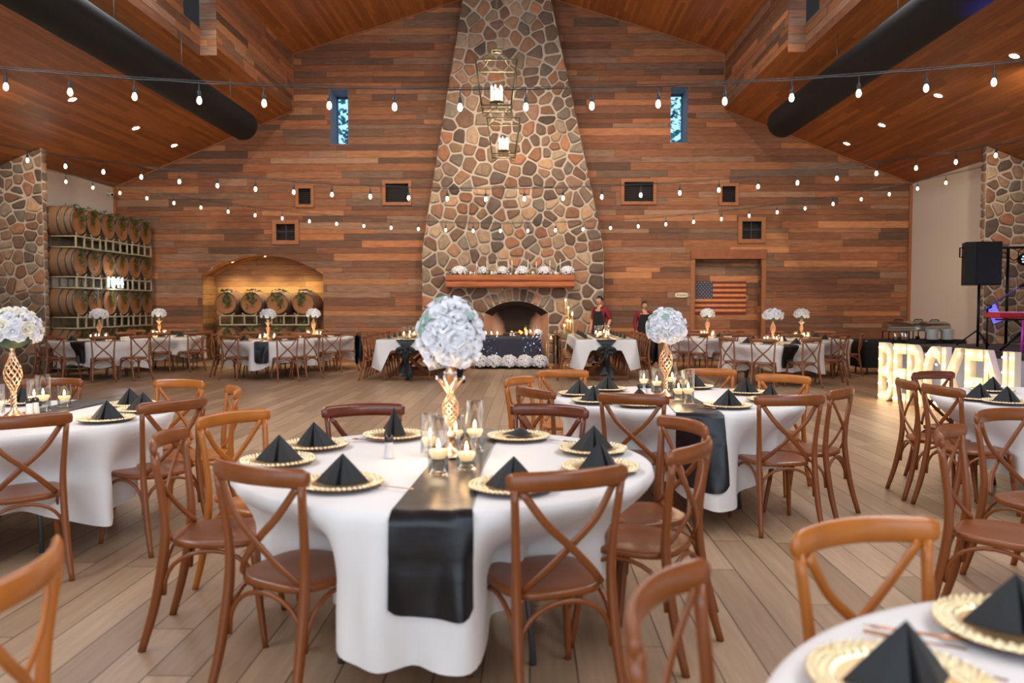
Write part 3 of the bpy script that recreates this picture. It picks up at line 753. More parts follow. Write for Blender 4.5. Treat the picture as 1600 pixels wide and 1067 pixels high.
# niche lamps
for u, v, lab in ((363, 407, 'left'), (414, 398, 'right')):
    p = atY(u, v, DF+.35); q = (p.x-NXC); p.z = NTOP-NR+math.sqrt(NR*NR-q*q)-.004
    t = thing('niche_light', 'small %s downlight in the arched soffit above the barrels' % lab, 'ceiling light', p, 0)
    mb = MB(); mb.lathe([(.03, -.002), (.045, -.006), (.03, -.012)], 16); mb.build('ring', M_STEEL, t)
    mb = MB(); mb.lathe([(.001, -.008), (.03, -.008)], 16); mb.build('lens', M_CAN, t)
for x in (-8.1, -7.1, -6.2): spot('niche_lamp', (x, DF+.35, 2.55), (x, DF+.6, 0), 60, 2.4, (1, .78, .42), .04)

# ============================================================ furniture prototypes
def bez(p, n=10):
    """catmull-rom through points"""
    p = [Vector(x) for x in p]; q = [2*p[0]-p[1]]+p+[2*p[-1]-p[-2]]; out = []
    for i in range(1, len(q)-2):
        for k in range(n):
            t = k/n; a, b, c, d = q[i-1], q[i], q[i+1], q[i+2]
            out.append(.5*((2*b)+(c-a)*t+(2*a-5*b+4*c-d)*t*t+(3*b-a-3*c+d)*t**3))
    out.append(q[-2]); return out
def make_chair(key, wood, hi=True):
    """bentwood cross-back chair, sitter looks along +Y, origin on the floor under the seat"""
    n = 5 if hi else 3; sd = 10 if hi else 6
    t = thing('cross_back_chair', 'wooden cross-back chair', 'chair')
    for s in (-1, 1):
        mb = MB(); p = bez([(s*.205, -.30, 0), (s*.193, -.245, .2), (s*.186, -.205, .44), (s*.188, -.205, .60), (s*.205, -.235, .84)], n)
        mb.tube(p, [.0145+.004*math.sin(PI*min(1, i/(len(p)-1)*1.2)) for i in range(len(p))], sd, flatx=(1, 1.15)); mb.build('rear_post', wood, t)
        mb = MB(); p = bez([(s*.215, .215, 0), (s*.195, .185, .22), (s*.18, .165, .43)], n)
        mb.tube(p, [.0125+.0075*(i/(len(p)-1)) for i in range(len(p))], sd); mb.build('front_leg', wood, t)
    # top rail, bowed backwards
    mb = MB(); m = 18 if hi else 8; pts = []; rr = []
    for i in range(m+1):
        u = -1+2*i/m; pts.append((.232*u, -.222-.062*(1-u*u), .862+.006*(1-u*u))); rr.append(.036*(1-max(0, abs(u)-.93)*5))
    mb.tube(pts, rr, 14 if hi else 8, flatx=(.42, 1), up=(0, 0, 1)); mb.build('top_rail', wood, t)
    for s in (-1, 1):
        mb = MB(); y0 = .006*s
        p = bez([(s*.182, -.232+y0, .835), (s*.1, -.252+y0, .72), (0, -.248+y0, .625), (-s*.09, -.222+y0, .535), (-s*.155, -.178+y0, .462)], n)
        mb.tube(p, .016, 8 if hi else 6, flatx=(.95, .42), up=(0, 1, .1)); mb.build('cross_slat', wood, t)
    # seat, rounded, wider in front, slightly dished
    mb = MB(); m = 36 if hi else 20
    def rim(a, f, z):
        c, s_ = math.cos(a), math.sin(a); e = .62; x = math.copysign(abs(c)**e, c); y = math.copysign(abs(s_)**e, s_)
        w = .205+.018*y; return (x*w*f, y*.205*f-.005, z)
    prof = [(.9, .428), (.985, .431), (1, .438), (1, .450), (.985, .457), (.92, .459), (.6, .452), (.3, .448)]
    vs = [rim(2*PI*j/m, f, z) for f, z in prof for j in range(m)]; fs = []
    for i in range(len(prof)-1):
        for j in range(m): fs.append((i*m+j, i*m+(j+1) % m, (i+1)*m+(j+1) % m, (i+1)*m+j))
    fs.append(tuple(range(m-1, -1, -1))); fs.append(tuple(range((len(prof)-1)*m, len(prof)*m))); mb.add(vs, fs); mb.build('seat', wood, t)
    # bent braces under the seat
    for a, b in (((-.19, .18), (.19, .18)), ((-.185, -.21), (.185, -.21)), ((-.2, .175), (-.19, -.21)), ((.2, .175), (.19, -.21))):
        mb = MB(); k = 14 if hi else 8; pts = []
        for i in range(k+1):
            q = PI*i/k; f = .5-.5*math.cos(q)*.99; pts.append((a[0]+(b[0]-a[0])*f, a[1]+(b[1]-a[1])*f, .235+.185*math.sin(q)**.75))
        mb.tube(pts, .0095, 8 if hi else 5); mb.build('bent_brace', wood, t)
    proto(key, t)
for k, w in (('w', M_WOODS[0]), ('h', M_WOODS[1]), ('m', M_WOODS[2])): make_chair('chair_'+k, w)
make_chair('chair_f', M_FARWOOD, False)
WN = {'w': 'walnut-brown', 'h': 'honey-brown', 'm': 'reddish mahogany', 'f': 'tan'}
CHAIRS = {}
def chair(kind, mid, ang, centre, label, group):
    """mid: ground point under the middle of the top rail; ang: rail direction in degrees; faces the table centre"""
    a = math.radians(ang); nx, ny = -math.sin(a), math.cos(a)
    if nx*(centre[0]-mid[0])+ny*(centre[1]-mid[1]) < 0: nx, ny = -nx, -ny
    loc = (mid[0]+nx*.27, mid[1]+ny*.27, 0)
    o = clone('chair_'+kind, loc, math.atan2(ny, nx)-PI/2, label, 'chair', group)
    return loc, (nx, ny)

# --- round table, cloth and runner
TR, TZ = .915, .76
def cloth_r(th, h, pushes, seed):
    """radius of the hanging cloth at angle th and drop h"""
    r = .022+h*.15*(.6+.4*math.sin(5*th+seed))+.045*min(1, h*2.2)*math.sin(11*th+seed*2.3)+.022*min(1, h*3)*math.sin(23*th+seed*1.7+h*2)+.012*min(1, h*3)*math.sin(37*th+seed+1.5*math.sin(6*h))
    R = TR+r
    for (pa, pr) in pushes:
        d = (th-pa+PI) % (2*PI)-PI
        w = math.exp(-(d/.43)**6); k = min(1, h/.28); k = k*k*(3-2*k)
        R = R*(1-w*k)+(pr+.035*math.sin(19*th+seed)*min(1, h*2.5))*w*k if pr < R else R
    return R
def cloth_bottom(th, pushes, seed, drop=.57):
    b = drop+.03*math.sin(5*th+seed)+.012*math.sin(11*th+seed)
    for (pa, pr) in pushes:
        d = (th-pa+PI) % (2*PI)-PI; b -= .08*math.exp(-(d/.42)**4)
    return b
def round_cloth(c, pushes, seed, label, hi=True, drop=.57):
    mb = MB(); n = 240 if hi else 96; nh = 16 if hi else 7
    def P(i, j):
        th = 2*PI*i/n
        if j <= 4: r = TR*(.02, .3, .6, .85, .985)[j]; return (r*math.cos(th), r*math.sin(th), TZ+.0015*math.sin(7*th+j))
        k = (j-5)/(nh-1); h = .004+k*(cloth_bottom(th, pushes, seed, drop)-.004); r = cloth_r(th, h, pushes, seed)
        if j == 5: r = TR+.008
        return (r*math.cos(th), r*math.sin(th), TZ-h)
    m = nh+5; vs = [P(i, j) for j in range(m) for i in range(n)]; fs = [(j*n+i, j*n+(i+1) % n, (j+1)*n+(i+1) % n, (j+1)*n+i) for j in range(m-1) for i in range(n)]
    fs = [f[::-1] for f in fs]; fs.append(tuple(range(n))); mb.add(vs, fs)
    o = mb.build('tablecloth', M_CLOTH, loc=(c[0], c[1], 0)); tag(o, label, 'tablecloth', 'white round tablecloths'); return o
def round_table(c, label):
    t = thing('round_table', label, 'table', (c[0], c[1], 0), 0, 'round banquet tables')
    mb = MB(); mb.lathe([(.01, TZ-.03), (TR-.03, TZ-.03), (TR-.02, TZ-.01), (TR-.03, TZ-.004), (.01, TZ-.004)], 40); mb.build('tabletop', mat('plywood', (150, 110, 70), .6), t)
    for k in range(4):
        a = PI/4+k*PI/2; mb = MB(); mb.tube([(.5*math.cos(a), .5*math.sin(a), TZ-.03), (.52*math.cos(a), .52*math.sin(a), .3), (.56*math.cos(a), .56*math.sin(a), 0)], .014, 8); mb.build('leg', M_GREYMETAL, t)
def runner(c, d, pushes, seed, drop, label, w=.15, far_drop=.3, off=0, lift=.012):
    """black satin strip across the cloth along direction d (angle), hanging drop below the near edge"""
    mb = MB(); nu = 16; ux, uy = math.cos(d), math.sin(d); px, py = -uy, ux; L = []
    nn = 96
    def P(u, s):
        o = (u-.5)*2*w+off; e = math.sqrt(TR*TR-o*o); k = s*(2*e+drop+far_drop+.0)-far_drop   # k: 0..2e on top
        if k < 0: hh = -k; sx = -1
        elif k > 2*e: hh = (k-2*e)*(1-.10*abs(2*u-1)**7); sx = 1
        else:
            q = k-e; ww = o*(1-.12*math.sin(PI*k/(2*e)))
            return (q*ux+ww*px, q*uy+ww*py, TZ+.007+.004*math.sin(9*k+seed)*math.sin(u*7)**2)
        x, y = sx*e*ux+o*px, sx*e*uy+o*py; th = math.atan2(y, x); r = cloth_r(th, hh, pushes, seed)+lift
        r = max(r, TR+.022) if hh < .06 else r-.007*math.exp(-((hh-.17)/.012)**2)
        return (r*math.cos(th), r*math.sin(th), TZ-hh+.004)
    vs = [P(i/nu, j/nn/1.0) for j in range(nn+1) for i in range(nu+1)]
    fs = [(j*(nu+1)+i, j*(nu+1)+i+1, (j+1)*(nu+1)+i+1, (j+1)*(nu+1)+i) for j in range(nn) for i in range(nu)]
    mb.add(vs, fs); o = mb.build('table_runner', M_SATIN, loc=(c[0], c[1], 0)); tag(o, label, 'table runner', 'black satin runners on the round tables'); return o

# --- place setting: beaded gold charger and a black napkin folded to a pyramid
def make_setting():
    t = thing('charger_plate', 'x', 'plate'); 
    mb = MB(); mb.lathe([(.01, .0), (.09, .0), (.155, .008), (.165, .013), (.158, .014), (.1, .006), (.01, .005)], 40, capb=False); mb.build('base', M_REDWOOD, t)
    mb = MB(); mb.lathe([(.112, .009), (.125, .012), (.162, .018), (.166, .016)], 48)
    for rr, k in ((.128, 40), (.143, 44), (.159, 50)):
        for i in range(k): a = 2*PI*i/k; mb.ball((rr*math.cos(a), rr*math.sin(a), .0125+(rr-.12)*.15), .0068, 6, 4)
    mb.build('beaded_rim', M_GOLD, t)
    mb = MB(); mb.lathe([(.005, .0085), (.112, .0095)], 32); mb.build('well', mat('charger_well', (196, 160, 110), .3, .8), t)
    proto('charger', t)
    # far version without single beads
    t = thing('charger_plate', 'x', 'plate'); mb = MB(); mb.lathe([(.01, .0), (.09, .0), (.155, .008), (.166, .016), (.13, .012), (.01, .009)], 24); mb.build('plate', M_GOLD, t); proto('charger_far', t)
make_setting()
def napkin_mesh(seed, w=.105, h=.115, d=.05):
    """tent of folded cloth: a ridge rising to one apex, open pleat in front"""
    r = random.Random(seed); mb = MB(); ap = Vector((r.uniform(-.008, .008), 0, h)); n = 10
    B = [(-w, .018), (-w*.55, -.030), (-.012, -d), (0, -.012), (.012, -d), (w*.55, -.030), (w, .018), (w*.4, d*.9), (-w*.4, d*.9)]
    k = len(B)
    def P(i, t):
        b = Vector((*B[i % k], 0)); p = b.lerp(ap, t); out = Vector((b.x, b.y, 0))*.02*math.sin(PI*t); return p+out*(1 if i not in (3,) else -.6)
    rows = 7; vs = [P(i, t/rows) for t in range(rows) for i in range(k)]+[ap]; fs = []
    for t in range(rows-1):
        for i in range(k): fs.append((t*k+i, t*k+(i+1) % k, (t+1)*k+(i+1) % k, (t+1)*k+i))
    for i in range(k): fs.append(((rows-1)*k+i, (rows-1)*k+(i+1) % k, rows*k))
    fs.append(tuple(range(k-1, -1, -1))); mb.add(vs, fs); return mb
NAP = []
for s in range(3):
    t = thing('napkin', 'x', 'napkin'); napkin_mesh(s).build('folded_cloth', M_NAPKIN, t, smooth=False)
    for p in kids(t)[0].data.polygons: p.use_smooth = False
    proto('napkin%d' % s, t)
t = thing('napkin', 'x', 'napkin'); mb = MB(); mb.grid(lambda u, v: ((u-.5)*.17*(1-.25*v), (v-.5)*.11, .012+.03*math.sin(PI*u)*math.sin(PI*v)+.006*math.sin(9*u+4*v)), 14, 8); mb.build('folded_cloth', M_NAPKIN, t); proto('napkin_flat', t)
def cutlery(x, y, z, ang, kind, label, group='copper cutlery by the place settings'):
    mb = MB(); L = .19
    if kind == 'knife': mb.tube([(0, -L/2, .003), (0, 0, .004)], [.004, .0035], 6); mb.tube([(0, 0, .004), (0, L*.35, .003), (0, L/2, .003)], [.004, .009, .002], 6, flatx=(1, .2), up=(0, 0, 1))
    elif kind == 'fork':
        mb.tube([(0, -L/2, .003), (0, L*.2, .004), (0, L*.28, .004)], [.0045, .003, .009], 6, flatx=(1, .4), up=(0, 0, 1))
        for q in (-.0075, -.0025, .0025, .0075): mb.tube([(q, L*.28, .004), (q, L/2, .006)], .0013, 4)
    else:
        mb.tube([(0, -L/2, .003), (0, L*.25, .004)], [.0045, .003], 6, flatx=(1, .5), up=(0, 0, 1)); mb.ball((0, L*.37, .004), .016, 10, 6, (1, 1.5, .25))
    o = mb.build(kind, M_CUTLERY, loc=(x, y, z), rotz=ang); tag(o, label, kind, group); return o
# --- wired gold vase
def vase_mb(prof, strands=9, wire=.0028, twist=1.5):
    """prof: list of (r,z); open lattice of twisted wire"""
    zs = [p[1] for p in prof]
    def rad(z):
        for (r0, z0), (r1, z1) in zip(prof, prof[1:]):
            if z <= z1: t = (z-z0)/(z1-z0); t = t*t*(3-2*t); return r0+(r1-r0)*t
        return prof[-1][0]
    mb = MB()
    for s in range(strands):
        for d in (1, -1):
            pts = []
            for i in range(37):
                t = i/36; z = zs[0]+(zs[-1]-zs[0])*t; a = 2*PI*s/strands+d*twist*PI*t; r = rad(z); pts.append((r*math.cos(a), r*math.sin(a), z))
            mb.tube(pts, wire, 5, cap=False)
    return mb
def make_vase(key, kind):
    t = thing('centrepiece_vase', 'x', 'vase'); mb = MB()
    if kind == 'cup':
        mb.lathe([(.001, 0), (.07, 0), (.072, .006), (.045, .02), (.022, .045), (.016, .075), (.026, .085), (.03, .095), (.026, .105), (.014, .115), (.012, .135)], 28); mb.build('foot', M_ROSEGOLD, t)
        vase_mb([(.012, .13), (.034, .2), (.036, .235), (.014, .29)], 8).build('wire_bulb', M_ROSEGOLD, t)
        mb = MB()
        for k in range(8):
            a = 2*PI*k/8; pts = []; 
            for i in range(9):
                q = i/8; r = .014+.052*q**1.4; pts.append((r*math.cos(a+.2*q), r*math.sin(a+.2*q), .285+.075*q))
            mb.tube(pts, [.008+.008*math.sin(PI*i/8) for i in range(9)], 6, flatx=(1.2, .35), up=(math.cos(a), math.sin(a), -.6))
        mb.build('petal_cup', M_ROSEGOLD, t)
        mb = MB(); mb.lathe([(.012, .29), (.012, .34), (.02, .37), (.024, .385), (.02, .40), (.016, .42)], 20); mb.build('neck', M_ROSEGOLD, t)
        mb = MB(); r = random.Random(4)
        for i in range(16):
            a = 2*PI*i/8+.2; z = .362 if i < 8 else .385; q = .066 if i < 8 else .026; mb.ball((q*math.cos(a), q*math.sin(a), z), .0075, 6, 4)
        mb.build('crystals', mat('crystal', (240, 240, 255), .05, .6), t)['kind'] = 'stuff'
    else:
        mb.lathe([(.001, 0), (.062, 0), (.064, .006), (.05, .018), (.02, .04), (.013, .06)], 28); mb.build('foot', M_ROSEGOLD, t)
        mb = MB(); 
        for k in range(3): mb.tube([((.012)*math.cos(2*PI*k/3+i*.55), .012*math.sin(2*PI*k/3+i*.55), .055+i*.0068) for i in range(14)], .007, 6)
        mb.build('twisted_stem', M_ROSEGOLD, t)
        vase_mb([(.012, .14), (.05, .26), (.05, .275), (.014, .40)], 9, .0032, 1.2).build('wire_bulb', M_ROSEGOLD, t)
        mb = MB(); mb.lathe([(.014, .395), (.013, .41), (.022, .44), (.018, .445), (.01, .42)], 20); mb.build('collar', M_ROSEGOLD, t)
    proto(key, t)
make_vase('vase_cup', 'cup'); make_vase('vase_twist', 'twist')
# --- roses and bouquets
def rose_mesh(seed, petals=(4, 6, 8), open_=1.0):
    r = random.Random(seed); mb = MB(); mb.ball((0, 0, .012), .012, 8, 6, (1, 1, 1.2))
    for ring, k in enumerate(petals):
        R = (.016, .028, .04)[ring]*open_; H = (.036, .032, .022)[ring]
        for j in range(k):
            a0 = 2*PI*j/k+ring*.5+r.uniform(-.1, .1); w = 2*PI/k*.78
            def fn(u, v, R=R, H=H, a0=a0, w=w, ring=ring):
                a = a0+(u-.5)*2*w*(1-.35*v*v); q = v; rr = R*(.25+.75*math.sin(q*PI*.55))*(1+.12*(abs(u-.5)*2)**2*q); rr *= 1+.18*q*q*(ring > 0)
                return (rr*math.cos(a), rr*math.sin(a), H*q**(1.1 if ring < 2 else .9)-.006*ring*q*q*q-.004*ring)
            mb.grid(fn, 7, 5)
    return mb
ROSES = [rose_mesh(s, open_=1+.1*s) for s in range(3)]
SOFT = []
def bouquet(loc, R, H, label, kind, seed, n=30, parts=True, cat='flowers'):
    """dome of blossoms; kind rose / soft / small"""
    r = random.Random(seed); t = thing('flower_arrangement', label, cat, loc); pal = [M_PETAL, M_PETAL, M_CREAMPETAL]
    core = MB(); core.ball((0, 0, H*.38), 1, 20, 12, (R*.74, R*.74, H*(.42 if kind != 'soft' else .38))); core.build('foliage_base', M_FOLIAGE if kind != 'soft' else M_PETAL, t)
    k = 0; pts = []
    for i in range(n*3):
        z = 1-(i+.5)/(n*1.0)*(1.6 if kind == 'soft' else 1.35)
        if z < (-.8 if kind == 'soft' else -.45): break
        a = i*2.39996; rr = math.sqrt(max(0, 1-z*z)); pts.append(Vector((rr*math.cos(a), rr*math.sin(a), z)))
    sz = R*math.sqrt(2.7*PI/len(pts))*((.52 if parts else .43) if kind != 'soft' else .80)
    big = None if parts else MB()
    for i, d in enumerate(pts):
        d = (d+Vector((r.uniform(-.06, .06), r.uniform(-.06, .06), r.uniform(-.06, .06)))).normalized()
        p = Vector((d.x*R*.84, d.y*R*.84, H*.38+d.z*H*.5*(.9 if d.z > 0 else .8))); q = d.to_track_quat('Z', 'Y').to_matrix() @ Matrix.Rotation(r.random()*6, 3, 'Z')
        src = ROSES[i % 3]; s = sz/.045*r.uniform(.88, 1.12)
        if parts:
            key = ('rose', kind, i % 3)
            if key not in PROTO:
                me = src.build('blossom', M_PETAL if (i % 3 < 2 or kind == 'soft') else M_CREAMPETAL, t); PROTO[key] = me.data; o = me
            else: o = bpy.data.objects.new('blossom', PROTO[key]); COL.objects.link(o); o.parent = t
            o.location = p; o.rotation_euler = q.to_euler(); o.scale = (s, s, s)
        else: big.add([p+q @ (Vector(v)*s) for v in src.v], src.f)
    if big: big.build('blossoms', M_PETAL, t)
    if kind == 'soft':
        for i in range(16):
            z = r.uniform(-.2, .95); a = r.random()*6.3; rr = math.sqrt(1-z*z); d = Vector((rr*math.cos(a), rr*math.sin(a), z)); p = Vector((d.x*R*.98, d.y*R*.98, H*.38+d.z*H*.56))
            u = d.cross(Vector((0, 0, 1))).normalized() if abs(d.z) < .95 else Vector((1, 0, 0)); v = u.cross(d)
            mb = MB(); l = r.uniform(.024, .034); m = 12; vs = [p+d*.012]+[p+d*(.008+.006*math.sin(3*j))+u*l*math.cos(2*PI*j/m)+v*l*.85*math.sin(2*PI*j/m) for j in range(m)]
            mb.add(vs, [(0, 1+j, 1+(j+1) % m) for j in range(m)]); mb.build('leaf', M_LEAF, t)
    return t
# --- candles in glass
def make_candle(key, r, h, wax=.45, hi=True):
    t = thing('glass_candle', 'x', 'candle'); n = 24 if hi else 12
    mb = MB(); mb.lathe([(.002, .001), (r*.96, .001), (r, .006), (r, h), (r-.003, h), (r-.003, .012), (.002, .010)], n); mb.build('glass', M_GLASS, t)
    if hi: mb = MB(); mb.lathe([(.002, .012), (r-.0035, .012), (r-.0035, h*wax-.02), (.002, h*wax-.02)], n); mb.build('water', M_WATER, t)
    mb = MB(); mb.lathe([(.002, h*wax-.035), (r*.6, h*wax-.035), (r*.86, h*wax-.01), (r*.84, h*wax), (.002, h*wax-.003)], n); mb.build('wax', M_WAX, t)
    mb = MB(); mb.lathe([(.0005, h*wax), (.006, h*wax+.01), (.0075, h*wax+.018), (.004, h*wax+.034), (.0005, h*wax+.045)], 8); mb.build('flame', M_FLAME, t)
    proto(key, t)
make_candle('candle_tall', .045, .24, .44); make_candle('candle_mid', .045, .19, .42); make_candle('candle_short', .044, .15, .50)
make_candle('cf_tall', .04, .25, .4, False); make_candle('cf_short', .036, .12, .5, False)
def candle_lamp(loc, e=6, col=(1, .70, .42)):
    l = bpy.data.lights.new('candle_light', 'POINT'); l.energy = e; l.color = col; l.shadow_soft_size = .04
    o = bpy.data.objects.new('candle_light', l); COL.objects.link(o); o.location = loc
# shaker
def make_shaker():
    t = thing('salt_shaker', 'x', 'shaker'); mb = MB(); mb.lathe([(.002, 0), (.024, 0), (.025, .004), (.019, .05), (.019, .075), (.0185, .078)], 20); mb.build('glass_body', mat('shaker_glass', (214, 214, 216), .15, .2), t)
    mb = MB(); mb.lathe([(.0205, .074), (.021, .078), (.021, .094), (.018, .104), (.001, .107)], 20); mb.build('cap', mat('shaker_cap', (70, 70, 72), .25, .9), t); proto('shaker', t)
make_shaker()

# ============================================================ the near round tables
def mid2(a, b, z=.86): p, q = atZ(*a, z), atZ(*b, z); return ((p.x+q.x)/2, (p.y+q.y)/2)
PREP = 'at the centre table'
TAB = {}
def near_table(key, c, chairs, seed, desc, run, run_label, drop=.57, rundrop=.35, w=.15):
    pushes = []; grp = 'chairs around the '+desc
    for (kind, mid, ang, lab) in chairs:
        loc, n = chair(kind, mid, ang, c, lab, grp)
        f = (loc[0]+n[0]*.215-c[0], loc[1]+n[1]*.215-c[1]); pr = math.hypot(*f)
        if pr < TR+.1: pushes.append((math.atan2(f[1], f[0]), max(.5, pr+.03)))
    round_table(c, 'folding round table under the white cloth of the '+desc)
    round_cloth(c, pushes, seed, 'white floor-length cloth on the '+desc, True, drop)
    if run is not None:
        (fu, fv), (nu_, nv_) = run; p, q = atZ(fu, fv, .76), atZ(nu_, nv_, .76); a = math.atan2(q.y-p.y, q.x-p.x)
        off = (q.x-c[0])*-math.sin(a)+(q.y-c[1])*math.cos(a); runner(c, a, pushes, seed, rundrop, run_label, w=w, off=off)
    TAB[key] = (c, pushes)
T1 = (-.38, 3.60); T2 = (1.12, 6.15); T3 = (-3.29, 5.02); T4 = (4.08, 6.15); T5 = (1.25, 1.03)
def d_of(u1, v1, u2, v2):
    p, q = atZ(u1, v1, .76), atZ(u2, v2, .76); return math.atan2(q.y-p.y, q.x-p.x)
near_table('T1', T1, [
    ('w', (-.99, 2.79), -27, 'walnut-brown cross-back chair at the front left of the centre table, seen from behind'),
    ('w', (.15, 2.73), 23, 'walnut-brown cross-back chair at the front right of the centre table'),
    ('w', (-1.64, 3.50), 97, 'cross-back chair at the left side of the centre table, seen edge-on'),
    ('h', (-1.60, 4.20), 59, 'honey-brown cross-back chair at the left back of the centre table'),
    ('m', (-.96, 4.55), 20, 'reddish mahogany cross-back chair behind the centre table'),
    ('m', (.12, 4.56), -20, 'mahogany cross-back chair at the right back of the centre table'),
    ('w', (.79, 3.97), -70, 'cross-back chair at the right side of the centre table, farther one'),
    ('w', (.70, 3.30), 58, 'cross-back chair at the right side of the centre table, nearer one')],
    1.3, 'centre round table', ((738, 690), (684, 783)), 'black satin runner hanging over the front edge of the centre round table', .54, .36, .137)
near_table('T2', T2, [
    ('w', (.65, 5.13), -18, 'walnut-brown cross-back chair at the front left of the right-hand round table'),
    ('w', (1.66, 5.08), 7, 'cross-back chair at the front right of the right-hand round table'),
    ('w', (2.17, 5.52), 50, 'cross-back chair at the right side of the right-hand round table'),
    ('h', (2.10, 6.62), -40, 'honey-brown cross-back chair at the right back of the right-hand round table'),
    ('h', (1.62, 7.25), -8, 'honey-brown cross-back chair behind the candles of the right-hand round table'),
    ('h', (.28, 7.08), 6, 'honey-brown cross-back chair at the left back of the right-hand round table'),
    ('h', (-.12, 6.32), 62, 'cross-back chair at the far left of the right-hand table, seen side-on'),
    ('w', (0.0, 5.52), -55, 'cross-back chair at the left of the right-hand table, behind the mahogany one')],
    2.1, 'right-hand round table', ((1035, 606), (1091, 645)), 'black satin runner hanging down the front of the right-hand round table', .6, .5)
near_table('T3', T3, [
    ('w', (-2.62, 4.05), 38, 'walnut-brown cross-back chair at the front of the left-hand round table'),
    ('w', (-2.12, 4.74), 58, 'walnut-brown cross-back chair at the front right of the left-hand round table'),
    ('h', (-2.66, 6.05), -16, 'honey-brown cross-back chair at the right back of the left-hand round table'),
    ('h', (-2.04, 5.50), -62, 'honey-brown cross-back chair right of the left-hand table, seen side-on'),
    ('w', (-3.72, 6.15), 8, 'cross-back chair behind the gold vase of the left-hand round table'),
    ('w', (-4.45, 5.1), 90, 'cross-back chair at the outer left side of the left-hand round table')],
    3.7, 'left-hand round table', ((140, 629), (10, 660)), 'black runner across the left-hand round table, under its candles', .58, .2)
near_table('T4', T4, [
    ('w', (2.87, 6.23), 82, 'cross-back chair left of the far right table, edge-on against the lit letters'),
    ('m', (3.45, 6.98), 19, 'mahogany cross-back chair behind the far right round table, against the lit letters'),
    ('w', (2.89, 5.73), -82, 'walnut-brown cross-back chair at the front left of the far right round table')],
    4.4, 'far right round table', None, '', .6)
near_table('T5', T5, [
    ('h', (.855, 2.10), 20, 'blurred honey-brown cross-back chair behind the nearest table at the bottom right'),
    ('w', (.25, 1.61), 62, 'very blurred brown cross-back chair at the bottom edge, left of the nearest table')],
    5.2, 'nearest round table at the bottom right', None, '', .57)
T7, T8 = (3.32, 3.15), (-2.48, 1.40)
for c_, n_ in ((T7, 'round table just outside the right frame edge'), (T8, 'round table just outside the bottom left corner')): round_table(c_, 'folding table under the cloth of the '+n_); round_cloth(c_, [], c_[0], 'white cloth on the '+n_, True)
chair('w', (2.56, 4.42), 24, (3.1, 3.3), 'walnut-brown cross-back chair at the right frame edge, seat towards the camera', 'chairs of the tables outside the frame')
chair('w', (1.92, 3.74), 51, (2.9, 3.0), 'tall-looking walnut-brown cross-back chair seen side-on, nearest on the right', 'chairs of the tables outside the frame')
chair('h', (-1.10, 1.72), 98, (-2.2, 1.5), 'very blurred honey-brown cross-back chair at the bottom left corner', 'chairs of the tables outside the frame')

# place settings (plate centre in the photo -> table plane), napkin kind, napkin turn
SET = [
 (T1, (420, 722), 0, .1, 'at the left of the centre table, nearest the left chair'), (T1, (478, 696), 1, -.1, 'at the left back of the centre table'),
 (T1, (533, 757), 2, 0, 'at the front left of the centre table, beside the front left chair'), (T1, (616, 682), 'up', 0, 'at the back of the centre table, behind the shaker'),
 (T1, (810, 684), 'flat', 0, 'at the back right of the centre table, its napkin lying flat'), (T1, (926, 704), 0, .15, 'at the right back of the centre table'),
 (T1, (938, 733), 1, .6, 'at the right of the centre table, above the front right chair'), (T1, (800, 762), 2, 0, 'at the front right of the centre table, half behind a chair rail'),
 (T2, (884, 616), 0, 0, 'at the left of the right-hand table, farther one'), (T2, (907, 629), 1, .1, 'at the left of the right-hand table, nearer one'),
 (T2, (948, 609), 2, 0, 'at the left back of the right-hand table, against the dark bow'), (T2, (1000, 633), 1, 0, 'at the front of the right-hand table, behind a chair rail'),
 (T2, (1137, 635), 0, 0, 'at the front right of the right-hand table'), (T2, (1166, 614), 1, 0, 'at the right back of the right-hand table'),
 (T2, (1203, 626), 2, .3, 'at the far right of the right-hand table'), (T2, (1085, 605), 0, 0, 'at the back of the right-hand table, behind its candles'),
 (T3, (166, 656), 0, 0, 'at the front right of the left-hand table, its nearest one'), (T3, (204, 633), 1, 0, 'at the right back of the left-hand table, farther one'),
 (T3, (234, 641), 2, .2, 'at the far right of the left-hand table'), (T3, (34, 630), 0, 0, 'at the back of the left-hand table, behind the gold vase'),
 (T4, (1513, 624), 0, 0, 'at the left of the far right table'), (T4, (1556, 631), 1, 0, 'at the front of the far right table, nearest one'),
 (T4, (1550, 611), 2, 0, 'at the back of the far right table, behind the others'),
 (T5, (1590, 985), 1, -.15, 'on the nearest table at the right frame edge'), (T5, (1408, 1072), 2, .1, 'on the nearest table at the bottom frame edge')]
t = thing('napkin', 'x', 'napkin'); napkin_mesh(9, .06, .15, .045).build('folded_cloth', M_NAPKIN, t, smooth=False); proto('napkin_up', t)
for c, (u, v), kind, rz, lab in SET:
    p = atZ(u, v, TZ+.01); p.z = TZ+.0075
    d = Vector((p.x-c[0], p.y-c[1])); 
    if d.length > TR-.17: d = d.normalized()*(TR-.17); p.x, p.y = c[0]+d.x, c[1]+d.y
    clone('charger', p, 0, 'gold beaded charger '+lab, 'plate', 'gold beaded chargers on the near tables')
    key = {'up': 'napkin_up', 'flat': 'napkin_flat'}.get(kind, 'napkin%s' % kind)
    clone(key, (p.x, p.y, p.z+.0105), rz, {'flat': 'flat black napkin ', 'up': 'tall narrow napkin '}.get(kind, 'black napkin pyramid ')+lab, 'napkin', 'black folded napkins on the near tables')
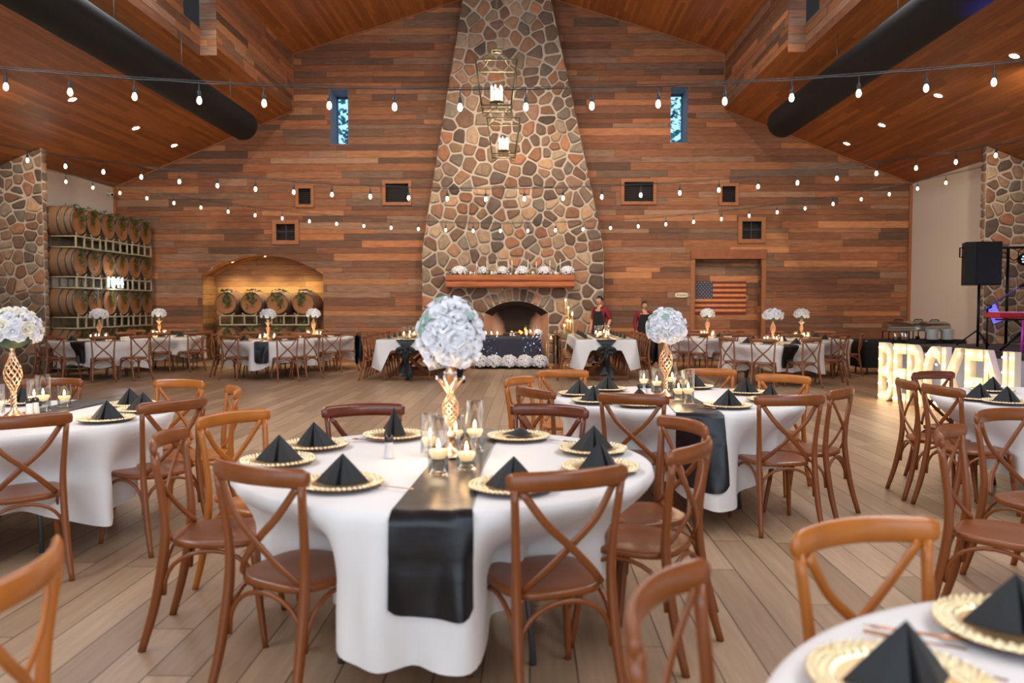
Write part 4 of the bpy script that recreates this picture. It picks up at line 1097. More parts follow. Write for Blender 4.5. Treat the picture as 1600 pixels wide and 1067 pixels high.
for u, v, rz, k, lab in ((1425, 990, 1.15, 'knife', 'upper copper knife beside the right charger of the nearest table'), (1428, 1003, 1.12, 'fork', 'copper fork below the knife on the nearest table'), (1485, 1043, .9, 'spoon', 'copper spoon between the two chargers of the nearest table'),
                  (612, 762, 1.2, 'fork', 'copper fork right of the front left charger of the centre table'), (880, 690, 1.1, 'knife', 'copper knife beside the flat napkin on the centre table'), (575, 688, 1.3, 'spoon', 'copper spoon at the back left of the centre table'),
                  (762, 757, .5, 'spoon', 'copper spoon on the runner edge of the centre table'), (1098, 637, .9, 'knife', 'copper knife on the runner of the right-hand table'), (1085, 633, .8, 'fork', 'copper fork on the runner of the right-hand table')):
    p = atZ(u, v, TZ+.012); cutlery(p.x, p.y, TZ+.012, rz, k, lab)

# centrepieces
def at_t(u, v): p = atZ(u, v, TZ); return p.x, p.y
x, y = at_t(704, 716); clone('vase_cup', (x, y, TZ+.012), .3, 'rose-gold vase with crystals in the middle of the centre table', 'vase')
bouquet((x, y, TZ+.435), .138, .33, 'big blurred ball of white blossoms and eucalyptus on the centre table vase', 'soft', 5, 36)
CT = [(685, 747, 'candle_tall', 'tallest, nearest glass candle left of the centre vase'), (729, 738, 'candle_short', 'short glass candle right of the centre vase, on the runner'), (742, 709, 'candle_tall', 'tall glass candle behind on the right of the centre vase'),
      (672, 714, 'candle_mid', 'glass candle left of the centre vase, behind the tallest'), (712, 700, 'candle_short', 'glass candle hidden behind the centre vase')]
for u, v, k, lab in CT: px_, py_ = at_t(u, v); clone(k, (px_, py_, TZ+.012), 0, lab, 'candle', 'glass candles on the centre table')
candle_lamp((x-.03, y-.10, TZ+.21), 1.7)
px_, py_ = at_t(608, 716); clone('shaker', (px_, py_, TZ+.002), 0, 'single glass shaker left of the runner on the centre table', 'shaker')
x, y = at_t(1040, 622); clone('vase_twist', (x, y, TZ+.012), .9, 'rose-gold wire vase on the right-hand round table', 'vase')
bouquet((x, y, TZ+.44), .140, .26, 'ball of white blossoms with grey-green leaves on the right-hand table', 'soft', 6, 34)
for u, v, k, lab in ((1026, 613, 'candle_mid', 'glass candle left of the wire vase on the right-hand table'), (1060, 627, 'candle_mid', 'glass candle right of the wire vase on the right-hand table'), (1075, 633, 'candle_tall', 'tallest and nearest glass candle on the right-hand table'),
                     (1050, 612, 'candle_tall', 'glass candle behind the wire vase on the right-hand table'), (1006, 608, 'candle_short', 'small glass candle behind the two shakers on the right-hand table'), (1068, 610, 'candle_short', 'farthest glass candle on the right-hand table')):
    px_, py_ = at_t(u, v); clone(k, (px_, py_, TZ+.012), 0, lab, 'candle', 'glass candles on the right-hand table')
candle_lamp((x+.08, y-.12, TZ+.21), 2)
for u, v, lab in ((1000, 624, 'left one of two shakers on the right-hand table'), (1013, 624, 'right one of two shakers on the right-hand table')): px_, py_ = at_t(u, v); clone('shaker', (px_, py_, TZ+.012), 0, lab, 'shaker')
x, y = at_t(22, 654); clone('vase_twist', (x, y, TZ+.012), .2, 'rose-gold twisted wire vase on the left-hand round table', 'vase')
bouquet((x, y, TZ+.45), .175, .27, 'dome of white roses with dark gaps on the left-hand round table', 'rose', 8, 40)
for u, v, k, lab in ((68, 645, 'candle_tall', 'tall glass candle right of the shakers on the left-hand table'), (101, 638, 'candle_short', 'lone short glass candle on the black runner of the left-hand table'), (54, 640, 'candle_mid', 'glass candle behind the shakers on the left-hand table'), (-4, 650, 'candle_mid', 'glass candle at the left frame edge on the left-hand table')):
    px_, py_ = at_t(u, v); clone(k, (px_, py_, TZ+.012), 0, lab, 'candle', 'glass candles on the left-hand table')
candle_lamp((x+.14, y-.02, TZ+.19), 2.6)
for u, v, lab in ((46, 651, 'left one of two shakers on the left-hand table'), (56, 649, 'right one of two shakers on the left-hand table')): px_, py_ = at_t(u, v); clone('shaker', (px_, py_, TZ+.012), 0, lab, 'shaker')

# ============================================================ barrels, racks and ivy
def make_barrel():
    t = thing('wine_barrel', 'x', 'barrel'); R = Matrix.Rotation(PI/2, 3, 'X')
    def br(s): return .285+.062*(1-(s/.45)**2)
    mb = MB(); mb.lathe([(br(-.45+.9*i/16), -.45+.9*i/16) for i in range(17)], 32, R=R)
    for s in (-1, 1): mb.lathe([(.285, s*.45), (.268, s*.45), (.266, s*.43)], 32, R=R)
    mb.build('staves', M_BARREL, t)
    mb = MB(); 
    mb.lathe([(.001, .428), (.267, .428)], 32, R=R)
    mb.build('head', M_HEAD, t)
    for s in (-.43, -.31, -.16, .16, .31, .43):
        mb = MB(); w = .021; mb.lathe([(br(s-w)+.001, s-w), (br(s-w)+.005, s-w), (br(s+w)+.005, s+w), (br(s+w)+.001, s+w)], 32, R=R); mb.build('hoop', M_HOOP, t)
    proto('barrel', t)
    t = thing('barrel_rack', 'x', 'rack')
    for y in (-.47, .30):
        mb = MB()
        for z in (-.12, .12): mb.box((0, y, z), (1.02, .035, .032))
        for x in (-.495, -.165, .165, .495): mb.box((x, y, 0), (.032, .034, .24))
        for x in (-.30, .30): mb.tube([(x-.2, y, .19), (x-.12, y, .135), (x, y, .12), (x+.12, y, .135), (x+.2, y, .19)], .014, 6)
        mb.build('end_frame', M_RACK, t)
    for x in (-.495, .495):
        mb = MB(); 
        for z in (-.12, .12): mb.cyl((x, -.47, z), (x, .30, z), .014, n=6)
        mb.build('side_rail', M_RACK, t)
    proto('rack', t)
make_barrel()
def ivy_mesh(seed, n=150, wide=1.0):
    r = random.Random(seed); mb = MB(); 
    strands = [(r.uniform(-.12, .12)*wide, r.uniform(.2, .48)) for _ in range(5)]
    for i in range(n):
        sx_, l = r.choice(strands); q = r.random(); x = sx_+.03*math.sin(8*q+sx_*30)+r.gauss(0, .03); z = .29-q*l; y = -.455-r.uniform(0, .05)
        if i % 4 == 0: a = r.uniform(-.5, .5); y = r.uniform(-.45, -.1); rr = .35+r.uniform(.0, .03); x = rr*math.sin(a); z = rr*math.cos(a)
        s = r.uniform(.018, .034); a = r.uniform(0, 6.3); u = Vector((math.cos(a), r.uniform(-.5, .5), math.sin(a)))*s; v = Vector((-math.sin(a), r.uniform(-.4, .4), math.cos(a)))*s*.6; c = Vector((x, y, z))
        mb.add([c-u, c-v*.9, c+u, c+v], [(0, 1, 2), (0, 2, 3)])
    return mb
IVY = [ivy_mesh(s).build('ivy_src%d' % s, M_IVY) for s in range(4)]
def ivy(loc, rz, lab, k):
    o = bpy.data.objects.new('ivy_garland', IVY[k % 4].data); COL.objects.link(o); o.location = loc; o.rotation_euler = (0, 0, rz); tag(o, lab, 'ivy', 'ivy trailing over the barrels', 'stuff')
ROWN = ['bottom row', 'second row from the floor', 'third row from the floor', 'top row']; COLN = ['first from the stone column', 'second from the stone column', 'third from the stone column', 'third from the plank wall', 'second from the plank wall', 'nearest the plank wall']
BD = [17.62, 18.24, 18.86, 19.48, 20.10, 20.72]
k = 0
for ri, z in enumerate((.66, 1.555, 2.45, 3.345)):
    for ci, y in enumerate(BD):
        clone('barrel', (-10.45, y, z), PI/2, 'wine barrel of the left wall, %s, %s' % (ROWN[ri], COLN[ci]), 'barrel', 'wine barrels stacked along the left wall')
        ivy((-10.45, y, z), PI/2, 'ivy on the left-wall barrel, %s, %s' % (ROWN[ri], COLN[ci]), k); k += 1
    for ci in range(3):
        clone('rack', (-10.45, BD[ci*2]+.31, z-.455), PI/2, 'pale metal rack under the left-wall barrels, %s, %s' % (ROWN[ri], ('near the stone column', 'middle', 'near the plank wall')[ci]), 'rack', 'barrel racks along the left wall')
NXp = [-8.13, -7.44, -6.74, -6.05]; NN = ['leftmost', 'second from the left', 'third from the left', 'rightmost']
for ri, z in enumerate((.655, 1.55)):
    for ci, x in enumerate(NXp):
        clone('barrel', (x, DF+.46, z), 0, '%s barrel of the %s row in the lit niche' % (NN[ci], ('lower', 'upper')[ri]), 'barrel', 'wine barrels in the arched niche')
        ivy((x, DF+.46, z), 0, 'ivy on the %s barrel of the %s row in the niche' % (NN[ci], ('lower', 'upper')[ri]), k); k += 1
    for ci in range(2):
        clone('rack', ((NXp[ci*2]+NXp[ci*2+1])/2, DF+.46, z-.455), 0, 'white rack under the %s row of niche barrels, %s half' % (('lower', 'upper')[ri], ('left', 'right')[ci]), 'rack', 'barrel racks in the niche')
for o in [o for o in bpy.data.objects if o.name.startswith('ivy_src')]: bpy.data.objects.remove(o)

def text_mesh(s, size, ext, m, name, parent=None, shear=0, offset=0, align='CENTER', spacing=1):
    cu = bpy.data.curves.new('t', 'FONT'); cu.body = s; cu.size = size; cu.extrude = ext; cu.shear = shear; cu.offset = offset; cu.align_x = align; cu.align_y = 'CENTER'; cu.space_character = spacing
    o = bpy.data.objects.new('t', cu); COL.objects.link(o); dg = bpy.context.evaluated_depsgraph_get(); me = bpy.data.meshes.new_from_object(o.evaluated_get(dg)); bpy.data.objects.remove(o)
    me.materials.clear(); me.materials.append(m); n = bpy.data.objects.new(name, me); COL.objects.link(n); n.parent = parent; return n
# neon sign among the barrels
t = thing('neon_sign', 'bright white neon number sign glowing among the left-wall barrels', 'sign', (-9.90, 18.92, 2.02), PI/2)
o = text_mesh('1044', .36, .012, mat('neon_white', (255, 255, 255), .5, emit=(235, 240, 255), es=2.2), 'glowing_characters', t, spacing=1.1); o.rotation_euler = (PI/2, 0, 0)
mb = MB(); mb.box((0, .045, .1), (.86, .08, .02)); mb.build('mounting_rail', M_RACK, t)
l = bpy.data.lights.new('neon_light', 'POINT'); l.energy = 14; l.color = (.95, .97, 1); l.shadow_soft_size = .15; lo = bpy.data.objects.new('neon_light', l); COL.objects.link(lo); lo.location = (-9.75, 18.92, 2.02)
# stock tank drum
t = thing('steel_drum', 'galvanised drum against the plank wall left of the niche', 'drum', ((285-828)/1250*20.7, 20.7, 0))
mb = MB(); mb.lathe([(.001, .0), (.27, 0), (.27, .84), (.28, .85), (.26, .86), (.255, .8), (.001, .8)], 28); mb.build('drum_body', M_GALV, t)
mb = MB(); 
mb.lathe([(.272, .28), (.282, .29), (.272, .30)], 28); mb.build('rib', M_GALV, t)
t = thing('security_camera', 'small white security camera high in the far left corner', 'camera', (XL-.01, DF-.35, 4.42)); mb = MB(); mb.cyl((0, 0, 0), (.12, 0, -.02), .02, n=8); mb.build('bracket', mat('white_plastic', (225, 225, 225), .5), t)
mb = MB(); mb.cyl((.1, .03, -.02), (.2, -.1, -.05), .045, n=14); mb.build('camera_body', MATS['white_plastic'], t); mb = MB(); mb.cyl((.2, -.1, -.05), (.207, -.109, -.052), .034, n=14); mb.build('lens', M_BLACK, t)

# ============================================================ far round tables
FAR = [
 ('F1', 143, 16.4, 'far table by the left stone column', [(72, 15.25, 'front left'), (153, 15.15, 'front'), (215, 15.6, 'front right'), (42, 15.9, 'left side'), (104, 17.6, 'back left'), (190, 17.5, 'back right')], 112, 'twist', False),
 ('F2', 250, 18.5, 'far table between column and niche', [(243, 17.4, 'front'), (303, 17.7, 'front right'), (322, 18.4, 'right side'), (205, 19.1, 'left back'), (272, 19.65, 'back')], None, 'cup', True),
 ('F3', 416, 16.6, 'far table before the niche', [(352, 15.6, 'front left'), (447, 15.4, 'front right'), (488, 15.95, 'right side'), (328, 16.5, 'left side'), (385, 17.75, 'back left'), (445, 17.75, 'back right')], 405, 'cup', True),
 ('F4', 487, 18.4, 'far table right of the niche', [(517, 17.45, 'front right'), (550, 18.3, 'right side'), (465, 17.3, 'front left'), (500, 19.55, 'back')], None, 'twist', True),
 ('F5', 1106, 18.5, 'far table below the wooden flag', [(1049, 17.95, 'left'), (1089, 17.25, 'front'), (1134, 17.6, 'front right'), (1150, 19.4, 'back right'), (1080, 19.6, 'back')], None, 'twist', True),
 ('F6', 1205, 15.4, 'far table right of the flag', [(1131, 14.75, 'front left'), (1190, 14.15, 'front'), (1268, 14.3, 'front right'), (1316, 15.2, 'right side'), (1155, 16.5, 'back left'), (1235, 16.55, 'back')], 1233, 'twist', True),
 ('F7', 1258, 17.4, 'far table nearest the buffet', [(1303, 16.5, 'front right'), (1334, 17.1, 'right side'), (1215, 18.3, 'left back'), (1285, 18.55, 'back')], None, 'cup', True)]
FKX = {'F1': 147, 'F2': 243, 'F3': 416, 'F4': 488, 'F5': 1104, 'F6': 1205, 'F7': 1249}
FLW = {'F1': 'ball of white roses', 'F2': 'small ball of white roses', 'F3': 'dome of white roses', 'F4': 'small dome of white roses', 'F5': 'black-dotted white rose dome', 'F6': 'largest far dome of white roses', 'F7': 'small cream rose ball'}
def gx(u, D): return ((u-828.4)/1250*D, D)
for fi, (key, u, D, desc, chs, rpx, vk, lit) in enumerate(FAR):
    c = gx(u, D); pushes = []; r = random.Random(300+fi)
    for (cu_, cd, pos) in chs:
        m = gx(cu_, cd); d = Vector((c[0]-m[0], c[1]-m[1])); L_ = d.length; 
        if L_ < 1.1: m = (c[0]-d.x/L_*1.1, c[1]-d.y/L_*1.1); L_ = 1.1
        loc, n = chair('f', m, math.degrees(math.atan2(d.y, d.x))-90+r.uniform(-9, 9), c, 'tan cross-back chair at the %s of the %s' % (pos, desc), 'chairs around the '+desc)
        f = (loc[0]+n[0]*.215-c[0], loc[1]+n[1]*.215-c[1]); pr = math.hypot(*f)
        if pr < TR+.1: pushes.append((math.atan2(f[1], f[0]), max(.55, pr+.03)))
        ps = Vector((-d.x/L_, -d.y/L_))*.68; p = (c[0]+ps.x, c[1]+ps.y, TZ+.003)
        clone('charger_far', p, 0, 'gold charger on the %s' % desc, 'plate', 'gold chargers on the '+desc)
        clone('napkin%d' % r.randrange(3), (p[0], p[1], p[2]+.0105), r.uniform(-.3, .3), 'black napkin pyramid on the %s' % desc, 'napkin', 'napkins on the '+desc)
    round_table(c, 'folding table under the cloth of the '+desc)
    round_cloth(c, pushes, fi*1.7+.4, 'white cloth on the '+desc, False, .56)
    if rpx:
        f = gx(rpx, D-.93); runner(c, math.atan2(f[1]-c[1], f[0]-c[0]), pushes, fi*1.7+.4, .43, 'black runner hanging at the front of the '+desc, w=.13, lift=.035)
    x, y = gx(FKX[key], D)
    clone('vase_'+vk, (x, y, TZ+.012), fi, 'rose-gold vase on the '+desc, 'vase')
    R_ = {'F6': .20, 'F1': .185}.get(key, .165); bouquet((x, y, TZ+.435), R_, .24, FLW[key]+' on the '+desc, 'rose', 20+fi, 26, False)
    if key == 'F5':
        pass
    for q in range(5):
        a = 2*PI*q/5+fi; rr = .14+.03*(q % 2)
        clone('cf_short' if q % 2 else 'candle_short', (x+rr*math.cos(a), y+rr*math.sin(a)*.8, TZ+.012), 0, 'glass candle around the vase of the '+desc, 'candle', 'glass candles on the '+desc)
    if lit: candle_lamp((x, y-.22, TZ+.22), 2.2)
for u, v, D, lab in ((1225, 516, 15.7, 'small black card stand on the far round table right of the flag'), (1319, 520, 17.0, 'small black card stand by the far round table nearest the buffet')):
    pass

# ============================================================ long tables with draped overlays and black bows
def long_table(xc, y0, ln, side, w=1.16):
    H = .80; yc = y0+ln/2; nm = side+' long table'
    t = thing('trestle_table', 'long wooden trestle table under the white overlay, %s of the fireplace table' % side, 'table', (xc, yc, 0), 0, 'long trestle tables')
    mb = MB(); mb.box((0, 0, H-.035), (w, ln, .06), bev=.006); mb.build('tabletop', M_TRIM, t)
    for s in (-1, 1):
        y = s*(ln/2-.45)
        for q in (-1, 1):
            mb = MB(); mb.tube([(q*.42, y+.03*q, .05), (-q*.36, y+.03*q, H-.07)], .05, 4, up=(0, 1, 0)); mb.build('leg', M_TRIM, t)
        mb = MB(); mb.box((0, y, .035), (1.0, .11, .07), bev=.006); mb.build('foot_beam', M_TRIM, t)
    # overlay cloth: straight valance with long pointed corners
    mb = MB(); n = 200; hw, hl = w/2+.012, ln/2+.012; per = 2*(2*hw+2*hl); r = random.Random(int(xc*10))
    def P(s, k):
        s = (s % 1)*per; a = s
        if a < 2*hw: x, y, nx, ny, dc = -hw+a, -hl, 0, -1, min(a, 2*hw-a)
        elif a < 2*hw+2*hl: a -= 2*hw; x, y, nx, ny, dc = hw, -hl+a, 1, 0, min(a, 2*hl-a)
        elif a < 4*hw+2*hl: a -= 2*hw+2*hl; x, y, nx, ny, dc = hw-a, hl, 0, 1, min(a, 2*hw-a)
        else: a -= 4*hw+2*hl; x, y, nx, ny, dc = -hw, hl-a, -1, 0, min(a, 2*hl-a)
        drop = .20+.41*max(0, 1-dc/.29); h = drop*k; fl = .05*k*math.sin(s*19)*.3+.10*k*max(0, 1-dc/.29)
        cx = .35*max(0, 1-dc/.29)*k*k*.35
        x2 = x+nx*fl+(-math.copysign(cx, x) if ny else 0)+nx*.03*k; y2 = y+ny*fl+ny*.03*k+(-math.copysign(cx, y) if nx else 0)
        return (x2, y2, H+.006-h)
    m = 8; vs = [P(i/n, 0) for i in range(n)]
    for j in range(1, m+1): vs += [P(i/n, j/m) for i in range(n)]
    fs = [(j*n+i, (j+1)*n+i, (j+1)*n+(i+1) % n, j*n+(i+1) % n) for j in range(m) for i in range(n)]; fs.append(tuple(range(n))); mb.add(vs, fs)
    o = mb.build('overlay_cloth', M_CLOTH, loc=(xc, yc, 0)); tag(o, 'white overlay with long pointed corners on the '+nm, 'tablecloth', 'white overlays on the long tables')
    # black runner along the middle, knotted to a bow at the near end
    t2 = thing('satin_bow', 'black satin runner tied to a bow hanging from the '+nm, 'table runner', (xc, y0-.03, H), 0, 'black satin bows of the long tables')
    mb = MB(); mb.grid(lambda u, v: ((u-.5)*.30, .03+v*(ln-.1), .012), 6, 20); mb.build('runner', M_SATIN, t2)
    mb = MB(); mb.grid(lambda u, v: ((u-.5)*(.36*(1-v)+.05), .0-.03*math.sin(PI*.5*min(1, v*3)), .012-.19*v), 8, 8); mb.build('gathered_end', M_SATIN, t2)
    mb = MB(); mb.ball((0, -.06, -.2), .045, 12, 8, (1, .8, .9)); mb.build('knot', M_SATIN, t2)
    for s in (-1, 1):
        mb = MB(); mb.tube(bez([(0, -.06, -.2), (s*.09, -.09, -.15), (s*.16, -.09, -.19), (s*.13, -.08, -.25), (s*.04, -.065, -.215)], 5), .032, 8, flatx=(1.2, .35), up=(0, 1, 0)); mb.build('loop', M_SATIN, t2)
        mb = MB(); L_ = .80 if s > 0 else .72
        mb.grid(lambda u, v, s=s, L_=L_: (s*(.015+.05*v)+(u-.5)*(.05+.12*v)+.015*math.sin(9*v+s), -.07-.03*math.sin(5*v+2*u)-.10*max(0, v-.93)*8*(.3+u), -.2-(min(v, .965)*(H-.21) if s > 0 else v*(.50))), 10, 24); mb.build('tail', M_SATIN, t2)
    # chairs on both sides
    k = 0; names = ['nearest the camera', 'second from the camera', 'third from the camera', 'fourth from the camera', 'farthest from the camera']
    for s, sn in ((-1, 'left'), (1, 'right')):
        for i in range(5):
            y = y0+.28+i*.66; m = (xc+s*(w/2+.34), y)
            chair('f', m, 90+random.Random(i+7*s).uniform(-4, 4), (xc, y), 'tan cross-back chair on the %s side of the %s, %s' % (sn, nm, names[i]), 'chairs of the '+nm)
            p = (xc+s*(w/2-.20), y, H+.02); rz = s*PI/2
            clone('charger_far', (p[0], p[1], H+.009), 0, 'gold charger on the %s' % nm, 'plate', 'gold chargers on the '+nm)
            clone('napkin%d' % (i % 3), (p[0], p[1], H+.02), rz, 'black folded napkin in the rows on the %s' % nm, 'napkin', 'napkins on the '+nm)
        mb = MB(); mb.grid(lambda u, v: ((.5-abs(u-.5))*-.02*s+(.012 if u > .5 else -.012)*3*s, (v-.5)*.42*(1+.06*math.sin(u*9)), .62-abs(u-.5)*2*(.5+.12*math.sin(v*9))+.0), 14, 12)
        mb = MB()
        def fn(u, v): a = (u-.5)*2; z = -abs(a)*(.55+.06*math.sin(7*v+s)); x = math.copysign(.04+.02*math.sin(11*v), a)*min(1, abs(a)*12); return (x, (v-.5)*.46+.02*math.sin(6*a), z)
        mb.grid(fn, 28, 14); o = mb.build('chair_drape', M_SATIN, loc=(xc+s*(w/2+.40), y0+.28, .915)); tag(o, 'black satin drape over the near %s chair of the %s' % (sn, nm), 'drape', 'black drapes on the long table chairs')
    for i, (dx, dy, kk) in enumerate(((-.10, .35, 'cf_tall'), (.09, .5, 'cf_tall'), (-.04, .75, 'cf_tall'), (.1, 1.0, 'cf_tall'), (-.1, 1.2, 'cf_tall'), (.0, 1.5, 'cf_tall'), (.12, 1.75, 'cf_tall'), (-.12, .55, 'cf_short'), (.02, .30, 'cf_short'), (-.02, 1.05, 'cf_short'))):
        clone(kk, (xc+dx, y0+dy, H+.013), 0, ('tall glass cylinder candle' if kk == 'cf_tall' else 'low glass candle')+' in the cluster on the '+nm, 'candle', 'glass candles on the '+nm)
    candle_lamp((xc, y0+.4, H+.36), 3.5)
long_table(gx(634, 15.6)[0], 15.6, 3.3, 'left'); long_table(gx(947, 15.7)[0], 15.7, 3.3, 'right')

# ============================================================ sweetheart table and flowers before the hearth
M_SEQ = mat('sequin', (150, 165, 205), .15, 1)
sx0, sy0 = gx(796, 19.25)
t = thing('sweetheart_table', 'small head table before the fireplace, under the navy sequin cloth', 'table', (sx0, sy0, 0)); mb = MB(); mb.box((0, 0, .735), (1.46, .72, .03)); mb.build('tabletop', MATS['plywood'], t)
for a in (-1, 1):
    for b in (-1, 1): mb = MB(); mb.cyl((a*.66, b*.3, 0), (a*.66, b*.3, .72), .018, n=8); mb.build('leg', M_GREYMETAL, t)
t = thing('sequin_cloth', 'navy blue sequin cloth reaching the floor on the small head table', 'tablecloth', (sx0, sy0, 0)); mb = MB(); n = 160
def sq(s, k):
    a = 2*PI*s; c_, s_ = math.cos(a), math.sin(a); e = .28; x = math.copysign(abs(c_)**e, c_)*.745; y = math.copysign(abs(s_)**e, s_)*.375; f = 1+.05*k+.018*k*math.sin(34*a); return (x*(1+.10*k)*1, y*f*(1+.05*k), .757-.735*k)
m = 10; vs = [sq(i/n, j/m) for j in range(m+1) for i in range(n)]; fs = [(j*n+i, (j+1)*n+i, (j+1)*n+(i+1) % n, j*n+(i+1) % n) for j in range(m) for i in range(n)]; fs.append(tuple(range(n))); mb.add(vs, fs); mb.build('fabric', M_NAVY, t)
mb = MB(); r = random.Random(3)
for i in range(520):
    u, v = r.uniform(.5, 1.0), r.random()**1.6*.85; 
    p = Vector(sq(u, v)); p.y -= .006; q = Matrix.Rotation(r.uniform(-.5, .5), 3, 'X') @ Matrix.Rotation(r.uniform(-.5, .5), 3, 'Z'); s = r.uniform(.006, .013)
    mb.add([p+q @ Vector((s*a, 0, s*b)) for a, b in ((-1, 0), (0, -1), (1, 0), (0, 1))], [(0, 1, 2, 3)])
o = mb.build('sequins', M_SEQ, t, smooth=False); o['kind'] = 'stuff'
for i, u in enumerate((750, 772, 796, 820, 844)):
    x, y = gx(u, 18.72); bouquet((x, y, .01), .205, .36, '%s floor bunch of white roses before the navy head table' % ('leftmost', 'second from left', 'middle', 'second from right', 'rightmost')[i], 'rose', 40+i, 34, False)
for i, (u, kk) in enumerate(((759, 'cf_short'), (768, 'cf_short'), (777, 'cf_short'), (822, 'cf_tall'), (829, 'cf_tall'), (838, 'cf_tall'), (822.5, 'cf_short'))):
    x, y = gx(u, 19.1 if i != 6 else 18.98); clone(kk, (x, y, .759), 0, '%s glass candle on the navy head table, %s' % ('low' if kk == 'cf_short' else 'tall', 'left group' if i < 3 else 'right group'), 'candle', 'glass candles on the head table')
x, y = gx(841, 19.1); bouquet((x, y, .76), .10, .17, 'small white bunch at the right end of the navy head table', 'rose', 50, 18, False)
for i, u in enumerate((798, 802.5)): x, y = gx(u, 19.05); clone('shaker', (x, y, .759), 0, '%s shaker in the middle of the navy head table' % ('left', 'right')[i], 'shaker')
candle_lamp((sx0-.3, 18.9, 1.1), 3); candle_lamp((sx0+.5, 18.9, 1.1), 3)
M_GOLDW = mat('gold_wire_frame', (214, 176, 96), .3, 1)
for i, u in enumerate((732, 861)):
    x, y = gx(u, 19.0); t = thing('plinth_stand', 'open gold wire plinth %s of the navy head table' % ('left', 'right')[i], 'stand', (x, y, 0), 0, 'gold wire plinths'); h = .62; s = .11
    mb = MB()
    for a in (-s, s):
        for b in (-s, s): mb.cyl((a, b, 0), (a, b, h), .008, n=6)
    mb.build('upright_frame', M_GOLDW, t); mb = MB()
    for z in (.01, h):
        for a in (-s, s): mb.cyl((a, -s, z), (a, s, z), .008, n=6); mb.cyl((-s, a, z), (s, a, z), .008, n=6)
    mb.build('cross_frame', M_GOLDW, t); mb = MB(); mb.box((0, 0, h+.008), (.24, .24, .01)); mb.build('top_plate', M_GOLDW, t)
    clone('candle_short', (x, y, h+.015), 0, 'glass candle on the gold plinth %s of the head table' % ('left', 'right')[i], 'candle')
    x2, y2 = gx((738, 855)[i], 18.6)
# gold candelabra right of the hearth
x, y = gx(888, 19.7); t = thing('candelabra', 'tall gold candelabra with slim lit candles right of the hearth', 'candelabra', (x, y, 0))
mb = MB(); mb.lathe([(.001, 0), (.15, 0), (.15, .012), (.02, .03), (.012, .06), (.012, .62)], 20); mb.build('stand', M_GOLDW, t)
for i, (dx, top) in enumerate(((-.07, 1.62), (.0, 1.43), (.10, 1.26), (-.02, 1.12), (.05, 1.10), (.10, 1.30), (-.10, 1.0))):
    mb = MB(); mb.tube(bez([(0, 0, .55+.03*i), (dx*.8, .02*(i % 3), .62+.03*i), (dx, .03*(i % 3), top-.22)], 5), .006, 6); mb.build('arm', M_GOLDW, t)
    mb = MB(); mb.cyl((dx, .03*(i % 3), top-.22), (dx, .03*(i % 3), top-.03), .011, n=10); mb.build('candle', mat('amber_wax', (220, 190, 110), .5, emit=(255, 200, 90), es=.25), t)
    mb = MB(); mb.ball((dx, .03*(i % 3), top), .014, 8, 6, (1, 1, 1.8)); mb.build('flame', M_FLAME, t)
# fire logs
mb = MB(); mb.box((FX, CY+.25, .21), (1.3, .44, .42)); struct(mb.build('trim_hearth', M_FIREBRICK, smooth=False), 'raised firebrick hearth inside the fireplace')
t = thing('log_fire', 'small log fire burning on a black grate in the firebox', 'fire', (FX, CY+.12, .42))
mb = MB(); mb.box((0, 0, .12), (.9, .3, .03)); 
for a in (-.4, .4): mb.box((a, 0, .06), (.03, .28, .12))
mb.build('grate', M_BLKMETAL, t)
for i, (a, b, z, q) in enumerate(((-.1, -.05, .20, .1), (.12, .07, .21, -.15), (0, .0, .31, .25))):
    mb = MB(); mb.tube([(a-.34*math.cos(q), b-.34*math.sin(q), z), (a, b, z+.02), (a+.34*math.cos(q), b+.34*math.sin(q), z)], [.06, .065, .055], 9); mb.build('log', mat('charred_log', (60, 40, 30), .9, bump=.6, bscale=20), t)
for i, (a, h) in enumerate(((.24, .16), (.10, .09), (-.12, .07))):
    mb = MB(); mb.tube(bez([(a, 0, .33), (a+.03, 0, .33+h*.4), (a-.02, 0, .33+h*.8), (a+.01, 0, .33+h)], 3), [.03, .035, .036, .034, .03, .024, .018, .012, .007, .002][:10], 6); mb.build('flame', mat('fire_flame', (255, 150, 50), .5, emit=(255, 130, 40), es=7), t)
candle_lamp((FX, CY+.02, .95), 6, (1, .5, .2))
# mantel dressing
MZ = 2.27
for i, u in enumerate((718, 755, 785, 816, 850, 886)):
    x = (u-828.4)/1250*20.45; bouquet((x, 20.44, MZ), (.20, .14, .15, .17, .17, .18)[i], .24, '%s bunch of white flowers on the mantel' % ('leftmost', 'second', 'third', 'fourth', 'fifth', 'rightmost')[i], 'rose', 60+i, 26, False)
for i, u in enumerate((745, 761, 776, 794, 800, 825, 838, 859, 875)):
    x = (u-828.4)/1250*20.35; t = thing('taper_candle', 'slim white taper %s on the mantel from the left' % ('first', 'second', 'third', 'fourth', 'fifth', 'sixth', 'seventh', 'eighth', 'ninth')[i], 'candle', (x, 20.33, MZ), 0, 'tapers on the mantel'); h = .17+.06*((i*7) % 3)/2
    mb = MB(); mb.lathe([(.001, 0), (.03, 0), (.03, .008), (.008, .02), (.008, .10), (.014, .12), (.001, .12)], 12); mb.build('holder', M_GOLDW, t)
    mb = MB(); mb.cyl((0, 0, .12), (0, 0, .16+h), .010, .007, 10); mb.build('taper', mat('white_wax', (240, 232, 220), .5), t)
mb = MB(); r = random.Random(12)
for i in range(900):
    c = Vector((r.uniform(-2.1, 1.08), r.uniform(-.12, .06), abs(r.gauss(0, .035)))); s = r.uniform(.012, .026); a = r.uniform(0, 6.3); u_ = Vector((math.cos(a), r.uniform(-.5, .5), math.sin(a)))*s; v_ = Vector((-math.sin(a), r.uniform(-.4, .4), math.cos(a)))*s*.6
    mb.add([c-u_, c-v_, c+u_, c+v_], [(0, 1, 2), (0, 2, 3)], None, 0 if i % 3 else 1)
